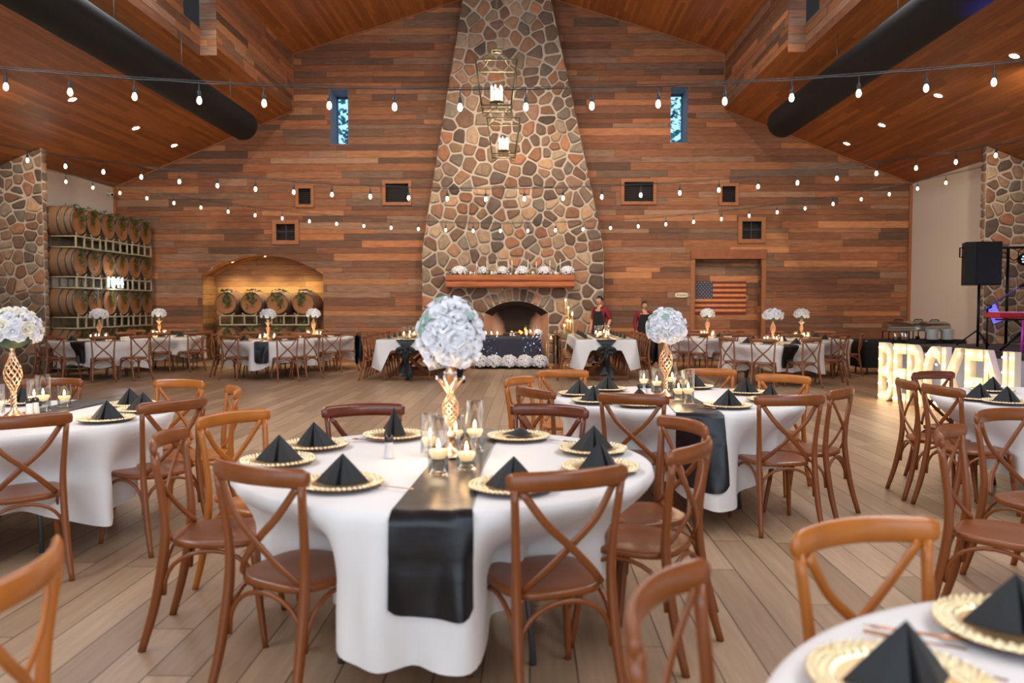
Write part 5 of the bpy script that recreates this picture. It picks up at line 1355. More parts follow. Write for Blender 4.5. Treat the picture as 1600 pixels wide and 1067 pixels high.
o = mb.build('greenery_garland', [M_IVY, M_PETAL], loc=(0, 20.40, MZ+.01)); tag(o, 'green and white garland lying along the mantel', 'garland', kind='stuff')
for i, u in enumerate((735, 768, 806, 832, 868)):
    x = (u-828.4)/1250*20.3; o = MB(); o.lathe([(.001, 0), (.022, 0), (.022, .075), (.001, .08)], 12); o = o.build('votive_candle', MATS['white_wax'], loc=(x, 20.28, MZ)); tag(o, 'short white votive on the mantel edge', 'candle', 'votives on the mantel')

# ============================================================ flag and kitchen sign
fy = DF+AD-.03; x0, x1, z0, z1 = AX0+.005, 5.74, 1.26, 2.13
t = thing('wooden_flag', 'wooden American flag leaning in the shallow plank alcove', 'flag', ((x0+x1)/2, fy, z0)); W_, H_ = x1-x0, z1-z0
for i in range(13):
    xl = W_*.37-W_/2 if i >= 6 else -W_/2
    if i >= 6: a, b = -W_/2+W_*.37, W_/2
    else: a, b = -W_/2, W_/2
    mb = MB(); mb.box(((a+b)/2, 0, H_*(i+.5)/13), (b-a-.002, .03, H_/13-.003)); mb.build('stripe', mat('flag_red', (110, 34, 24), .7, var=.15) if i % 2 == 0 else mat('flag_natural', (208, 132, 74), .7, var=.15, bump=.1), t, smooth=False)
mb = MB(); mb.box((-W_/2+W_*.185, 0, H_*(6.0+3.5)/13), (W_*.37-.003, .034, H_*7/13)); ca = mb.build('canton', mat('flag_blue', (52, 60, 78), .7), t, smooth=False)
mb = MB()
for rr in range(9):
    for cc in range(6 if rr % 2 == 0 else 5):
        cx = -W_/2+W_*.37*((cc+.5+(.5 if rr % 2 else 0))/6.0); cz = H_*(6+7*(rr+.6)/9.2)/13; ps = []
        for k in range(10): a = PI/2+k*PI/5; q = .017 if k % 2 == 0 else .007; ps.append((cx+q*math.cos(a), -.02, cz+q*math.sin(a)))
        mb.add([(cx, -.02, cz)]+ps, [(0, 1+k, 1+(k+1) % 10) for k in range(10)])
o = mb.build('stars', mat('flag_star', (206, 170, 130), .7), ca, smooth=False); o['kind'] = 'stuff'
p = atY(1065, 461, DF-.03); t = thing('wall_sign', 'small cream oval sign reading Kitchen left of the flag', 'sign', p); mb = MB()
mb.prism([(.17*math.copysign(abs(math.cos(a))**.55, math.cos(a)), .062*math.copysign(abs(math.sin(a))**.7, math.sin(a))) for a in [2*PI*k/32 for k in range(32)]], -.012, .0, lambda x, y, z: (x, z, y)); mb.build('plate', mat('cream_enamel', (222, 206, 172), .5), t)
o = text_mesh('Kitchen', .088, .001, M_BLACK, 'lettering', t, shear=.4); o.rotation_euler = (PI/2, 0, 0); o.location = (0, -.014, 0)

# ============================================================ lanterns
def make_lantern():
    t = thing('pendant_lantern', 'x', 'pendant lamp'); m = mat('aged_brass', (96, 88, 66), .45, .6); T, B, H = .375, .265, .78
    for a, b in ((-1, -1), (-1, 1), (1, 1), (1, -1)):
        mb = MB(); mb.tube([(a*B, b*B, 0), (a*T, b*T, H)], .020, 4); mb.build('corner_bar', m, t)
        mb = MB(); mb.tube(bez([(a*T, b*T, H), (a*.22, b*.22, H+.07), (a*.12, b*.12, H+.2), (a*.085, b*.085, H+.27)], 4), .010, 4); mb.build('roof_scroll', m, t)
        mb = MB(); mb.tube(bez([(a*B, b*B, 0), (a*B*1.02, b*B*1.02, -.06), (a*B*.75, b*B*.75, -.075), (a*.12, b*.12, 0)], 4), .009, 4); mb.build('foot_scroll', m, t)
    for nm, s, z in (('top_frame', T, H), ('bottom_frame', B, 0), ('crown', .09, H+.27)):
        mb = MB(); mb.tube([(-s, -s, z), (s, -s, z), (s, s, z), (-s, s, z)], .019, 4, closed=True); mb.build(nm, m, t)
    mb = MB(); mb.lathe([(.001, .10), (.13, .10), (.13, .125), (.001, .125)], 20); mb.cyl((0, 0, .0), (0, 0, .1), .012, n=8); mb.tube([(-B, 0, 0), (B, 0, 0)], .01, 4); mb.build('candle_tray', m, t)
    for k in range(6):
        a = 2*PI*k/6+.3; mb = MB(); mb.cyl((.1*math.cos(a), .1*math.sin(a), .125), (.1*math.cos(a), .1*math.sin(a), .31), .016, n=10); mb.build('candle_tube', mat('ivory_tube', (250, 240, 220), .5, emit=(255, 220, 170), es=1.2), t)
        mb = MB(); mb.lathe([(.001, .31), (.012, .32), (.016, .35), (.008, .39), (.001, .41)], 8, c=(.1*math.cos(a), .1*math.sin(a), 0)); mb.build('bulb', mat('lantern_bulb', (255, 240, 215), .4, emit=(255, 232, 205), es=26), t)
    mb = MB(); z = H+.27
    mb.cyl((0, 0, z), (0, 0, z+.12), .012, n=6); k = 0; z += .12
    while z < H+.27+3.3:
        a = (k % 2)*PI/2; pts = [(.016*math.cos(q)*math.cos(a), .016*math.cos(q)*math.sin(a), z+.022+.026*math.sin(q)) for q in [2*PI*i/8 for i in range(8)]]; mb.tube(pts, .0045, 4, closed=True); z += .042; k += 1
    mb.build('chain', m, t); proto('lantern', t)
make_lantern()
for D, zb, lab in ((14.9, 5.10, 'nearer and higher of two square brass lanterns hanging before the chimney'), (18.75, 4.96, 'farther, lower of two square brass lanterns hanging before the chimney')):
    clone('lantern', (-.62, D, zb), .02, lab, 'pendant lamp', 'square pendant lanterns')
    l = bpy.data.lights.new('lantern_lamp', 'POINT'); l.energy = 95; l.color = (1, .86, .68); l.shadow_soft_size = .1; lo = bpy.data.objects.new('lantern_lamp', l); COL.objects.link(lo); lo.location = (-.62, D, zb+.36)

# ============================================================ string lights
def strand(D, u0, u1, n, vfn, label):
    t = thing('string_lights', label, 'string lights', (0, D, 0)); P = []
    x0, x1 = atY(u0, vfn(u0), D).x, atY(u1, vfn(u1), D).x
    def zc(x):
        u = 828.4+x/D*1250; return atY(u, vfn(u), D).z
    xs = [x0+(x1-x0)*i/(n-1) for i in range(n)]
    for dy, dz in ((0, 0), (.03, .025)):
        mb = MB(); xx = [x0-1.2+(x1-x0+2.4)*i/60 for i in range(61)]; mb.tube([(x, dy, zc(x)+.15+dz-(.004*math.cos((x-x0)/(x1-x0)*(n-1)*2*PI) if dy == 0 else 0)) for x in xx], .006 if dy == 0 else .0035, 5); mb.build('cable' if dy == 0 else 'support_wire', mat('cable_rubber', (40, 42, 46), .5), t)
    for x in xs:
        z = zc(x); mb = MB(); mb.lathe([(.004, .155), (.006, .08), (.017, .072), (.018, .03), (.012, .024)], 10, c=(x, 0, z)); mb.build('socket', MATS['cable_rubber'], t)
        mb = MB(); mb.lathe([(.009, .028), (.019, .008), (.023, -.012), (.021, -.028), (.011, -.042), (.001, -.046)], 12, c=(x, 0, z)); mb.build('bulb', M_BULB, t)
    for i in range(0, n, 3):
        l = bpy.data.lights.new('strand_light', 'POINT'); l.energy = 5; l.color = (1, .86, .66); l.shadow_soft_size = .06; lo = bpy.data.objects.new('strand_light', l); COL.objects.link(lo); lo.location = (xs[i], D, zc(xs[i])-.1)
def q3(pts):
    (a, ya), (b, yb), (c, yc) = pts
    return lambda u: ya*(u-b)*(u-c)/((a-b)*(a-c))+yb*(u-a)*(u-c)/((b-a)*(b-c))+yc*(u-a)*(u-b)/((c-a)*(c-b))
strand(7.3, 9, 1553, 16, q3(((9, 134), (770, 166), (1553, 125))), 'nearest string of festoon bulbs crossing the whole hall')
strand(12.4, 43, 1556, 26, q3(((43, 250), (790, 310), (1556, 239))), 'middle string of festoon bulbs with two dozen bulbs')
strand(17.2, 103, 1478, 33, q3(((103, 284), (790, 360), (1478, 282))), 'farthest, lowest string of festoon bulbs before the plank wall')

# ============================================================ stage side on the right
SZ = .86
t = thing('stage', 'black-topped stage with a pale skirt behind the lit letters', 'stage', (5.75, 12.85, 0))
ex = Vector((6.28, 9.55))-Vector((5.75, 12.85)); ang = math.atan2(ex.y, ex.x); Ls = 5.2
t.rotation_euler = (0, 0, ang)
mb = MB(); mb.box((Ls/2, 1.0, SZ-.04), (Ls, 2.0, .08), bev=.004); mb.build('deck', mat('black_stage', (22, 20, 22), .5), t)
mb = MB(); mb.grid(lambda u, v: (u*Ls, .03+.008*math.sin(u*Ls*22)*(1-v*.6), (SZ-.08)*v), 260, 2); mb.grid(lambda u, v: (.01, .03+u*1.94, (SZ-.08)*v), 8, 2); mb.build('skirt', mat('pale_skirt', (176, 184, 214), .8), t)  # white skirt, its bluish colour carries the purple stage light
P0, P1 = Vector((5.54, 12.78)), Vector((6.06, 9.72)); d = (P1-P0).normalized(); nrm = Vector((d.y, -d.x)); 
if nrm.x > 0: nrm = -nrm
def at_line(u):
    k = (u-828.4)/1250; return (P0.x-k*P0.y)/(k*d.y-d.x)
STRK = {'B': [((.15, .08), (.15, .92)), ((.3, .92), (.7, .86)), ((.8, .72), (.7, .55)), ((.35, .5), (.6, .5)), ((.82, .35), (.8, .18)), ((.6, .08), (.3, .08))],
        'E': [((.15, .08), (.15, .92)), ((.35, .92), (.85, .92)), ((.35, .5), (.75, .5)), ((.35, .08), (.85, .08))],
        'R': [((.15, .08), (.15, .92)), ((.3, .92), (.7, .88)), ((.82, .75), (.75, .56)), ((.4, .5), (.55, .45)), ((.68, .3), (.85, .08))],
        'C': [((.85, .72), (.75, .9)), ((.5, .93), (.25, .86)), ((.15, .7), (.15, .3)), ((.25, .12), (.5, .07)), ((.78, .12), (.86, .3))],
        'K': [((.15, .08), (.15, .92)), ((.4, .5), (.85, .92)), ((.5, .42), (.88, .08))],
        'N': [((.13, .08), (.13, .92)), ((.25, .8), (.75, .2)), ((.87, .08), (.87, .92))],
        'L': [((.15, .08), (.15, .92)), ((.35, .08), (.85, .08))]}
M_LET = mat('cream_letter_face', (250, 232, 196), .6); M_MBULB = mat('marquee_bulb', (255, 240, 210), .4, emit=(255, 226, 180), es=14)
EDG = [(1375, 1396, 'B', 'leftmost'), (1398, 1417, 'E', 'second from the left'), (1419, 1443, 'R', 'third from the left'), (1444, 1470, 'C', 'fourth from the left'), (1472, 1506, 'K', 'fifth from the left'), (1508, 1536, 'E', 'sixth from the left'), (1538, 1573, 'N', 'seventh from the left'), (1576, 1606, 'L', 'rightmost, cut by the frame')]
for u0, u1, ch, lab in EDG:
    a, b = at_line(u0), at_line(u1); w = b-a; p = P0+d*a; HL = .90
    t = thing('marquee_letter', 'lit marquee letter %s, %s of the glowing word' % (ch, lab), 'marquee letter', (p.x, p.y, 0), math.atan2(d.y, d.x), 'lit marquee letters')
    o = text_mesh(ch, 1, .03, M_LET, 'letter_face', t, offset=.016, align='LEFT'); vs_ = [v.co.copy() for v in o.data.vertices]
    mx0, mx1 = min(v.x for v in vs_), max(v.x for v in vs_); my0, my1 = min(v.y for v in vs_), max(v.y for v in vs_)
    for v in o.data.vertices:
        c = v.co; v.co = ((c.x-mx0)/(mx1-mx0)*w, -.03+(-c.z/.03)*.045, (c.y-my0)/(my1-my0)*HL)
    # bulbs along the strokes on the face
    for (s0, s1) in STRK[ch]:
        q0, q1 = Vector((s0[0]*w, s0[1]*HL)), Vector((s1[0]*w, s1[1]*HL)); nb_ = max(2, int((q1-q0).length/.17)+1)
        for k in range(nb_):
            q = q0.lerp(q1, k/(nb_-1)); mb = MB(); mb.ball((q.x, -.092, q.y), .0145, 8, 6); mb.build('bulb', M_MBULB, t)
    l = bpy.data.lights.new('letter_light', 'AREA'); l.shape = 'RECTANGLE'; l.size = w; l.size_y = .8; l.energy = .45; l.color = (1, .80, .52); lo = bpy.data.objects.new('letter_light', l); COL.objects.link(lo)
    c = p+d*w/2+nrm*.22; lo.location = (c.x, c.y, .47); lo.rotation_euler = Vector((-nrm.x, -nrm.y, 0)).to_track_quat('-Z', 'Y').to_euler()
    l = bpy.data.lights.new('letter_glow', 'POINT'); l.energy = .9; l.color = (1, .78, .48); l.shadow_soft_size = .2; lo = bpy.data.objects.new('letter_glow', l); COL.objects.link(lo); c = p+d*w/2+nrm*.3; lo.location = (c.x, c.y, .45)
# speaker on its pole
x, y = gx(1519, 12.2); t = thing('speaker_stand', 'black pole stand under the loudspeaker on the stage', 'stand', (x, y, SZ)); mb = MB(); mb.cyl((0, 0, 0), (0, 0, .95), .019, n=10); mb.build('pole', M_BLKMETAL, t)
for k in range(3): a = 2*PI*k/3+.5; mb = MB(); mb.cyl((0, 0, .25), (.28*math.cos(a), .28*math.sin(a), .01), .011, n=6); mb.build('leg', M_BLKMETAL, t)
t = thing('loudspeaker', 'black loudspeaker on a pole at the left end of the stage', 'speaker', (x+.02, y, SZ+.92), -.1)
mb = MB(); mb.prism([(-.26, -.10), (-.14, -.17), (.22, -.17), (.24, .16), (-.2, .18)], 0, .64); mb.build('cabinet', M_BLACK, t)
mb = MB(); mb.prism([(-.13, -.176), (.215, -.176), (.215, -.171), (-.13, -.171)], .02, .62); mb.build('grille', mat('speaker_grille', (12, 12, 14), .7, bump=.4, bscale=200), t)
mb = MB(); mb.tube([(-.255, -.02, .42), (-.31, -.02, .42), (-.31, -.02, .56), (-.255, -.02, .56)], .012, 6); mb.build('handle', M_BLACK, t)
# lighting bar with a par can
x, y = gx(1562, 12.3); t = thing('lighting_stand', 'black T-bar lighting stand behind the keyboard on the stage', 'stand', (x, y, SZ)); mb = MB(); mb.cyl((0, 0, 0), (0, 0, 1.50), .022, n=10); mb.build('pole', M_BLKMETAL, t); mb = MB(); mb.cyl((-.35, 0, 1.49), (.9, 0, 1.49), .02, n=8); mb.build('cross_bar', M_BLKMETAL, t)
mb = MB(); mb.tube(bez([(-.3, .02, 1.47), (-.2, .02, 1.32), (-.05, .02, 1.42), (.1, .02, 1.30), (.3, .02, 1.45)], 6), .008, 5); mb.build('cable', M_BLACK, t)
t = thing('par_can', 'round stage light with white lenses hanging from the bar', 'stage light', (x+.23, y-.05, SZ+1.31)); R = Matrix.Rotation(PI/2, 3, 'X'); mb = MB(); mb.lathe([(.001, -.10), (.07, -.10), (.095, -.04), (.10, .05), (.092, .05), (.09, .03), (.001, .03)], 22, R=R); mb.build('housing', M_BLACK, t)
mb = MB()
for rr, k in ((0, 1), (.035, 6), (.068, 10)):
    for i in range(k): a = 2*PI*i/k; mb.ball((rr*math.cos(a), -.034, rr*math.sin(a)), .0135, 8, 5)
o = mb.build('lenses', mat('led_lens', (190, 205, 220), .2, emit=(200, 225, 255), es=.8), t); o['kind'] = 'stuff'
mb = MB(); mb.tube([(-.1, 0, 0), (-.11, 0, .12), (0, 0, .18), (.11, 0, .12), (.1, 0, 0)], .01, 5); mb.build('yoke', M_BLKMETAL, t)
# keyboard on its X stand
x, y = gx(1592, 10.9); t = thing('keyboard_stand', 'black X stand with a magenta-lit leg carrying the red keyboard', 'stand', (x, y, SZ), .05)
for s in (-1, 1):
    mb = MB(); mb.cyl((s*.28, -.1*s, .01), (-s*.22, -.1*s, .42), .02, n=6); mb.build('leg', M_BLKMETAL, t)
mb = MB(); mb.box((0, 0, .425), (.7, .26, .02)); mb.build('top_frame', M_BLKMETAL, t)
mb = MB(); mb.cyl((-.16, -.16, .0), (-.14, -.15, .42), .016, n=6); mb.build('front_leg', mat('magenta_lit_leg', (210, 60, 190), .4), t)  # magenta of the stage light is put into this leg's colour
t = thing('keyboard', 'red stage keyboard seen from behind', 'keyboard', (x+.08, y, SZ+.44), .05); mb = MB(); mb.box((0, 0, .045), (1.1, .3, .075), bev=.012); mb.build('case', mat('red_case', (190, 22, 40), .35), t)
mb = MB(); mb.box((0, .05, .086), (.95, .15, .008)); mb.build('keys', mat('ivory_keys', (235, 235, 235), .4), t)
# microphone on a boom
x, y = gx(1533, 11.0); t = thing('microphone_stand', 'boom microphone stand slanting up to the right over the keyboard', 'stand', (x, y, SZ)); mb = MB(); mb.cyl((0, 0, 0), (0, 0, .58), .012, n=8); mb.build('pole', M_BLKMETAL, t)
mb = MB(); mb.cyl((-.08, -.02, .54), (.42, 0, .87), .009, n=8); mb.build('boom', mat('purple_boom', (70, 64, 140), .4), t); mb = MB(); mb.tube([(.42, 0, .87), (.46, 0, .89), (.50, 0, .895)], [.018, .024, .026], 10); mb.build('microphone', M_BLACK, t)
mb = MB(); mb.ball((.03, 0, .6), .03, 8, 6); mb.build('joint', M_BLACK, t)
t = thing('tablet', 'violet-glowing tablet clamped to the microphone stand', 'tablet', (x+.10, y+.02, SZ+.50), 0); t.rotation_euler = (-.2, -.35, 0); mb = MB(); mb.box((0, 0, 0), (.15, .012, .27), bev=.004); mb.build('body', M_BLACK, t); mb = MB(); mb.box((0, -.008, 0), (.135, .004, .25)); mb.build('screen', mat('tablet_screen', (120, 110, 220), .3, emit=(120, 110, 230), es=.7), t)
spot('purple_stage_lamp', (8.2, 11.5, 3.0), (6.9, 11.2, .9), 120, 1.3, (.35, .25, 1)); spot('blue_stage_lamp', (7.6, 10.8, 1.4), (5.9, 10.1, 5.2), 1500, .32, (.05, .08, 1)); spot('skirt_lamp', (6.3, 10.2, .10), (6.0, 10.8, .5), 2, 2.4, (.4, .3, 1))

# buffet with chafing dishes and plates
bx, by = gx(1343, 17.3); t = thing('buffet_table', 'buffet table under a black cloth behind the letters', 'table', (bx+1.13, 17.65, 0)); mb = MB(); mb.box((0, 0, .725), (2.16, .76, .03)); mb.build('tabletop', MATS['plywood'], t)
for a in (-1, 1):
    for b in (-1, 1): mb = MB(); mb.cyl((a*1.0, b*.3, 0), (a*1.0, b*.3, .71), .018, n=8); mb.build('leg', M_GREYMETAL, t)
mb = MB(); n = 120
def bq(s, k):
    a = 2*PI*s; c_, s_ = math.cos(a), math.sin(a); e = .15; x = math.copysign(abs(c_)**e, c_)*1.09; y = math.copysign(abs(s_)**e, s_)*.40; return (x*(1+.03*k+.004*k*math.sin(40*a)), y*(1+.06*k), .748-.6*k)
vs = [bq(i/n, j/6) for j in range(7) for i in range(n)]; fs = [(j*n+i, (j+1)*n+i, (j+1)*n+(i+1) % n, j*n+(i+1) % n) for j in range(6) for i in range(n)]; fs.append(tuple(range(n))); mb.add(vs, fs)
o = mb.build('black_cloth', M_APRON, loc=(bx+1.13, 17.65, 0)); tag(o, 'black cloth hanging over the buffet table', 'tablecloth')
def chafer():
    t = thing('chafing_dish', 'x', 'chafing dish'); mb = MB()
    mb.grid(lambda u, v: ((u-.5)*.56*(1), .17*math.cos(PI*v), .235+.16*math.sin(PI*v)*(1-.12*abs(2*u-1)**6)), 12, 14)
    for s in (-1, 1): mb.add([(s*.28, 0, .235)]+[(s*.28, .17*math.cos(PI*k/14), .235+.16*math.sin(PI*k/14)*.88) for k in range(15)], [(0, 1+k, 2+k) for k in range(14)])
    mb.build('roll_lid', M_STEEL, t); mb = MB(); mb.box((0, 0, .205), (.60, .37, .05), bev=.01); mb.build('water_pan', M_STEEL, t)
    mb = MB(); mb.tube([(-.1, -.02, .39), (-.08, -.02, .42), (.08, -.02, .42), (.1, -.02, .39)], .012, 6); mb.build('handle', M_BLACK, t)
    for a in (-1, 1):
        for b in (-1, 1): mb = MB(); mb.cyl((a*.26, b*.15, 0), (a*.26, b*.15, .2), .012, n=6); mb.build('leg', M_BLKMETAL, t)
    mb = MB(); mb.lathe([(.001, 0), (.045, 0), (.045, .06), (.001, .06)], 12); mb.build('fuel_can', mat('fuel_can', (90, 80, 70), .4, .6), t); proto('chafer', t)
chafer()
for i, (u, D, lab) in enumerate(((1397, 17.6, 'leftmost roll-top chafing dish on the buffet'), (1427, 17.75, 'middle roll-top chafing dish on the buffet, half hidden'), (1452, 17.45, 'rightmost roll-top chafing dish on the buffet'))):
    x, y = gx(u, D); clone('chafer', (x, y, .752), .04*i, lab, 'chafing dish', 'roll-top chafing dishes')
for i, u in enumerate((1450, 1473)):
    x, y = gx(u, 17.22)
    for k in range(16):
        key = 'dinner_plate'
        if key not in PROTO: mb = MB(); mb.lathe([(.001, 0), (.08, 0), (.135, .014), (.137, .016), (.08, .005), (.001, .004)], 24); o = mb.build('dinner_plate', mat('white_china', (228, 230, 230), .2)); PROTO[key] = o.data
        else: o = bpy.data.objects.new('dinner_plate', PROTO[key]); COL.objects.link(o)
        o.location = (x, y, .752+k*.0142); tag(o, 'white plate in the %s stack on the buffet' % ('left', 'right')[i], 'plate', 'plates of the %s buffet stack' % ('left', 'right')[i])
for i, u in enumerate((1393, 1404, 1409)):
    x, y = gx(u, 17.2); mb = MB(); mb.lathe([(.001, 0), (.04, 0), (.045, .01), (.045, .13+.02*(i % 2)), (.04, .14+.02*(i % 2)), (.001, .14)], 16); o = mb.build('serving_pot', M_STEEL, loc=(x, y, .752)); tag(o, '%s small steel pot before the chafing dishes' % ('left', 'middle', 'right')[i], 'pot', 'small steel pots on the buffet')

# ============================================================ people
def skinned(name, verts, edges, radii, m, parent, sub=2):
    me = bpy.data.meshes.new(name); me.from_pydata(verts, edges, []); o = bpy.data.objects.new(name, me); COL.objects.link(o)
    sk = o.modifiers.new('s', 'SKIN'); sk.use_smooth_shade = True
    for i, v in enumerate(me.skin_vertices[0].data):
        q = radii[i]; v.radius = q if isinstance(q, tuple) else (q, q); v.use_root = (i == 0)
    su = o.modifiers.new('u', 'SUBSURF'); su.levels = sub; su.render_levels = sub
    dg = bpy.context.evaluated_depsgraph_get(); nm_ = bpy.data.meshes.new_from_object(o.evaluated_get(dg)); bpy.data.objects.remove(o)
    n = bpy.data.objects.new(name, nm_); COL.objects.link(n); n.parent = parent
    nm_.materials.clear(); nm_.materials.append(m)
    for p in nm_.polygons: p.use_smooth = True
    return n
def person(label, loc, rz, H, shirt, legs, arms, hair, lean=0, apron=None, side=False, width=1, shortsleeve=False, hairlen=.0, legpose=None):
    """faces -Y before rotation; arms: dict side -> (elbow, wrist)"""
    t = thing('person', label, 'person', loc, rz); s = H/1.72; t.scale = (s, s, s)
    def ln(p):  # lean the trunk forward about the hips
        x, y, z = p
        if z < .95 or not lean: return p
        dz = z-.95; dy = y; a = lean; return (x, dy*math.cos(a)-dz*math.sin(a), .95+dz*math.cos(a)+dy*math.sin(a))
    V = [(0, .01, .96), (0, .0, 1.12), (0, .01, 1.32), (0, .02, 1.45), (0, .01, 1.53), (0, -.005, 1.60)]; R_ = [(.15*width, .11), (.135*width, .10), (.16*width, .11), (.062, .06), (.052, .055), (.06, .07)]
    E_ = [(0, 1), (1, 2), (2, 3), (3, 4), (4, 5)]
    def addv(p, r, par): V.append(p); R_.append(r); E_.append((par, len(V)-1)); return len(V)-1
    body_up = len(V)
    shirtV = None; idx = {}
    for sg in (-1, 1):
        sh = addv((sg*.175*width, .015, 1.405), .058, 2); el, wr = arms[sg]
        e = addv(el, .043, sh); w = addv(wr, .028, e); idx[sg] = (sh, e, w)
        dirv = (Vector(wr)-Vector(el)).normalized(); sd = Vector((0, 1, 0)) if abs(dirv.y) < .8 else Vector((1, 0, 0)); sd = (sd-dirv*sd.dot(dirv)).normalized(); inn = dirv.cross(sd)*sg
        pm = Vector(wr)+dirv*.05; pp = addv(tuple(pm), (.036, .018), w)
        for k, (o_, L_) in enumerate(((-.027, .065), (-.009, .078), (.009, .072), (.026, .058))):
            b1 = pm+dirv*.035+sd*o_; f1 = addv(tuple(b1), .0095, pp); f2 = addv(tuple(b1+dirv*L_*.55+inn*.008), .0085, f1); addv(tuple(b1+dirv*L_*.95+inn*.025), .007, f2)
        th = addv(tuple(Vector(wr)+dirv*.03-sd*.035), .010, w); addv(tuple(Vector(wr)+dirv*.068-sd*.052+inn*.012), .008, th)
    LP = legpose or {-1: ((-.10, -.02, .50), (-.105, .03, .09)), 1: ((.10, -.02, .50), (.105, .03, .09))}
    lid = {}
    for sg in (-1, 1):
        hp = addv((sg*.09, .01, .90), (.092, .1), 0); kn = addv(LP[sg][0], .06, hp); an = addv(LP[sg][1], .038, kn); a_ = LP[sg][1]; addv((a_[0]+sg*.015, a_[1]-.15, .035), (.036, .03), an); lid[sg] = (hp, kn, an)
    Vl = [ln(p) for p in V]
    skinned('body', Vl, E_, R_, M_SKIN, t)
    g = .014
    # shirt
    use = [0, 1, 2, 3]; mp_ = {a: i for i, a in enumerate(use)}; sv = [Vl[a] for a in use]; sr = [(R_[a][0]+g, R_[a][1]+g) for a in use]; se = [(0, 1), (1, 2), (2, 3)]
    sr[3] = (.066, .064)
    for sg in (-1, 1):
        sh, e, w = idx[sg]; sv.append(Vl[sh]); sr.append(.075); i1 = len(sv)-1; se.append((2, i1)); sv.append(Vl[e]); sr.append(.058); i2 = len(sv)-1; se.append((i1, i2))
        if not shortsleeve: k = Vector(Vl[e]).lerp(Vector(Vl[w]), .93); sv.append(tuple(k)); sr.append(.041); se.append((i2, len(sv)-1))
    skinned('shirt', sv, se, sr, shirt, t)
    # trousers
    tv = [(0, .01, .99), (0, .01, .93)]; tr_ = [(.15*width, .115), (.14*width, .115)]; te = [(0, 1)]
    for sg in (-1, 1):
        hp, kn, an = lid[sg]; b = 1
        for a_, q in ((hp, .108), (kn, .075), (an, .058)): tv.append(V[a_]); tr_.append(q); te.append((b, len(tv)-1)); b = len(tv)-1
    skinned('trousers', tv, te, tr_, legs, t)
    for sg in (-1, 1):
        a_ = V[lid[sg][2]]; mb = MB(); mb.ball((a_[0]+sg*.01, a_[1]-.07, .045), .05, 12, 8, (.95, 2.4, .9)); mb.build('shoe', M_BLACK, t)
    # head
    hc = Vector(ln((0, -.02, 1.62))); Rh = Matrix.Rotation(lean*.5, 3, 'X'); mb = MB(); n = 20; m_ = 14
    def hp_(a, b):
        x = math.cos(b)*math.cos(a); y = math.cos(b)*math.sin(a); z = math.sin(b); jaw = 1-.28*max(0, -z)**1.3; X, Y, Z = .074*x*jaw, .092*y*(1-.12*max(0, -z)), .112*z
        if y < -.3 and z < 0: Y -= .008*(-z)
        return hc+Rh @ Vector((X, Y, Z))
    vs = [hp_(2*PI*i/n, -PI/2+PI*j/m_) for j in range(m_+1) for i in range(n)]; fs = [(j*n+i, j*n+(i+1) % n, (j+1)*n+(i+1) % n, (j+1)*n+i) for j in range(m_) for i in range(n)]; mb.add(vs, fs)
    mb.tube([hc+Rh @ Vector(p) for p in ((0, -.086, .02), (0, -.105, -.012), (0, -.100, -.026), (0, -.086, -.028))], [.008, .013, .014, .008], 8)
    for sg in (-1, 1): mb.ball(hc+Rh @ Vector((sg*.074, .005, -.005)), .02, 8, 6, (.4, .8, 1.3))
    mb.build('head', M_SKIN, t)
    for sg in (-1, 1):
        mb = MB(); mb.ball(hc+Rh @ Vector((sg*.028, -.083, .012)), .011, 8, 6, (1.2, .5, .7)); mb.build('eye', mat('eye_dark', (40, 28, 24), .3), t)
    mb = MB(); mb.ball(hc+Rh @ Vector((0, -.088, -.052)), .018, 8, 6, (1.2, .4, .35)); mb.build('mouth', mat('lips', (150, 84, 76), .5), t)
    mb = MB(); vs = []
    for j in range(9):
        for i in range(n):
            b = -.35+(PI/2+.35)*j/8; a = 2*PI*i/n; y = math.sin(a)
            b2 = max(b, .42) if y < -.35 else (max(b, -.05) if y < .1 else b)
            p = Vector((.082*math.cos(b2)*math.cos(a), .10*math.cos(b2)*math.sin(a)+.006, .124*math.sin(b2)+.004)); vs.append(hc+Rh @ p)
    mb.add(vs, [(j*n+i, j*n+(i+1) % n, (j+1)*n+(i+1) % n, (j+1)*n+i) for j in range(8) for i in range(n)])
    if hairlen: mb.ball(hc+Rh @ Vector((0, .09, -.02-hairlen)), .06, 10, 8, (1, .8, 1.2))
    mb.build('hair', hair, t)
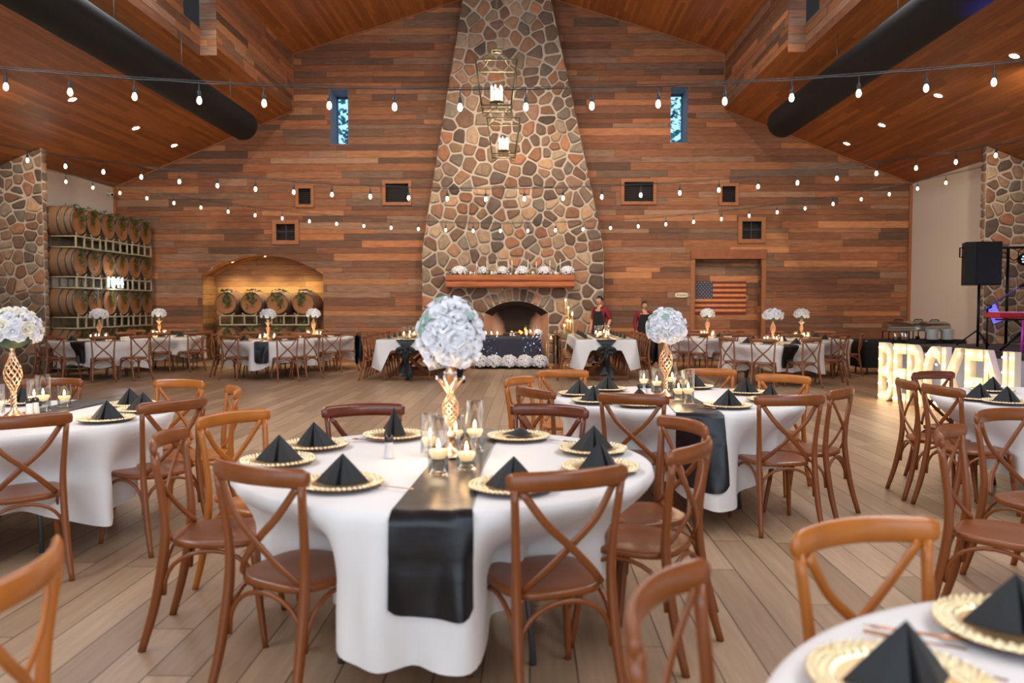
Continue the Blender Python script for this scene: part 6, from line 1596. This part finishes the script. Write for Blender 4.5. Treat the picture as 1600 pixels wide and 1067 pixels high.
    if apron:
        mb = MB(); zt, zb_, wt, wb = apron
        def af(u, v):
            z = zt+(zb_-zt)*v; w_ = wt+(wb-wt)*min(1, v*2.2); a = (u-.5)*2*w_; r0 = .19*width*(1 if z < 1.3 else .95); x = r0*math.sin(a)*(1+.05*(z < .9)); y = -.145*math.cos(a)*(1 if z > .9 else 1+.25*(.9-z)); return Vector(ln((x, y, z)))
        mb.grid(af, 16, 18); mb.build('apron', M_APRON, t)
        for sg in (-1, 1):
            mb = MB(); mb.tube([Vector(ln(p)) for p in ((sg*.10, -.14, zt-.01), (sg*.085, -.09, 1.45), (sg*.06, .05, 1.49))], .009, 5); mb.build('apron_strap', M_APRON, t)
    return t
x, y = gx(937, 19.55); person('man in maroon shirt and black apron behind the right long table', (x, y, 0), math.radians(-38), 1.70, M_MAROON, M_APRON, {-1: ((-.25, .06, 1.14), (-.20, -.10, .94)), 1: ((.25, .08, 1.14), (.22, -.05, .91))}, M_HAIR, apron=(1.36, .5, .75, 1.25), shortsleeve=True)
x, y = gx(1006, 19.9); person('woman in maroon shirt and long black apron standing right of the long table', (x, y, 0), math.radians(12), 1.58, M_MAROON, M_APRON, {-1: ((-.26, .05, 1.14), (-.24, -.06, .90)), 1: ((.26, .05, 1.14), (.25, -.06, .90))}, mat('brown_hair', (48, 30, 22), .6), apron=(1.38, .52, .8, 1.35), width=1.1, hairlen=.01,
       legpose={-1: ((-.10, -.02, .50), (-.11, .03, .09)), 1: ((.13, -.01, .50), (.19, .03, .09))})
x, y = gx(712, 15.2); person('person in white shirt and dark trousers bending over, hidden behind the centre bouquet', (x, y, 0), math.radians(35), 1.62, M_WHITESHIRT, M_APRON, {-1: ((-.22, -.10, 1.16), (-.18, -.30, 1.06)), 1: ((.24, -.18, 1.16), (.26, -.38, 1.02))}, M_HAIR, lean=1.0, apron=None)

# ------------------------------------------------------------ remove prototypes that were never placed
for k_, rec in PROTO.items():
    if isinstance(rec, dict) and not rec['used']:
        for c, subs in rec['tree']:
            for g in subs: bpy.data.objects.remove(g)
            bpy.data.objects.remove(c)
        bpy.data.objects.remove(rec['root'])
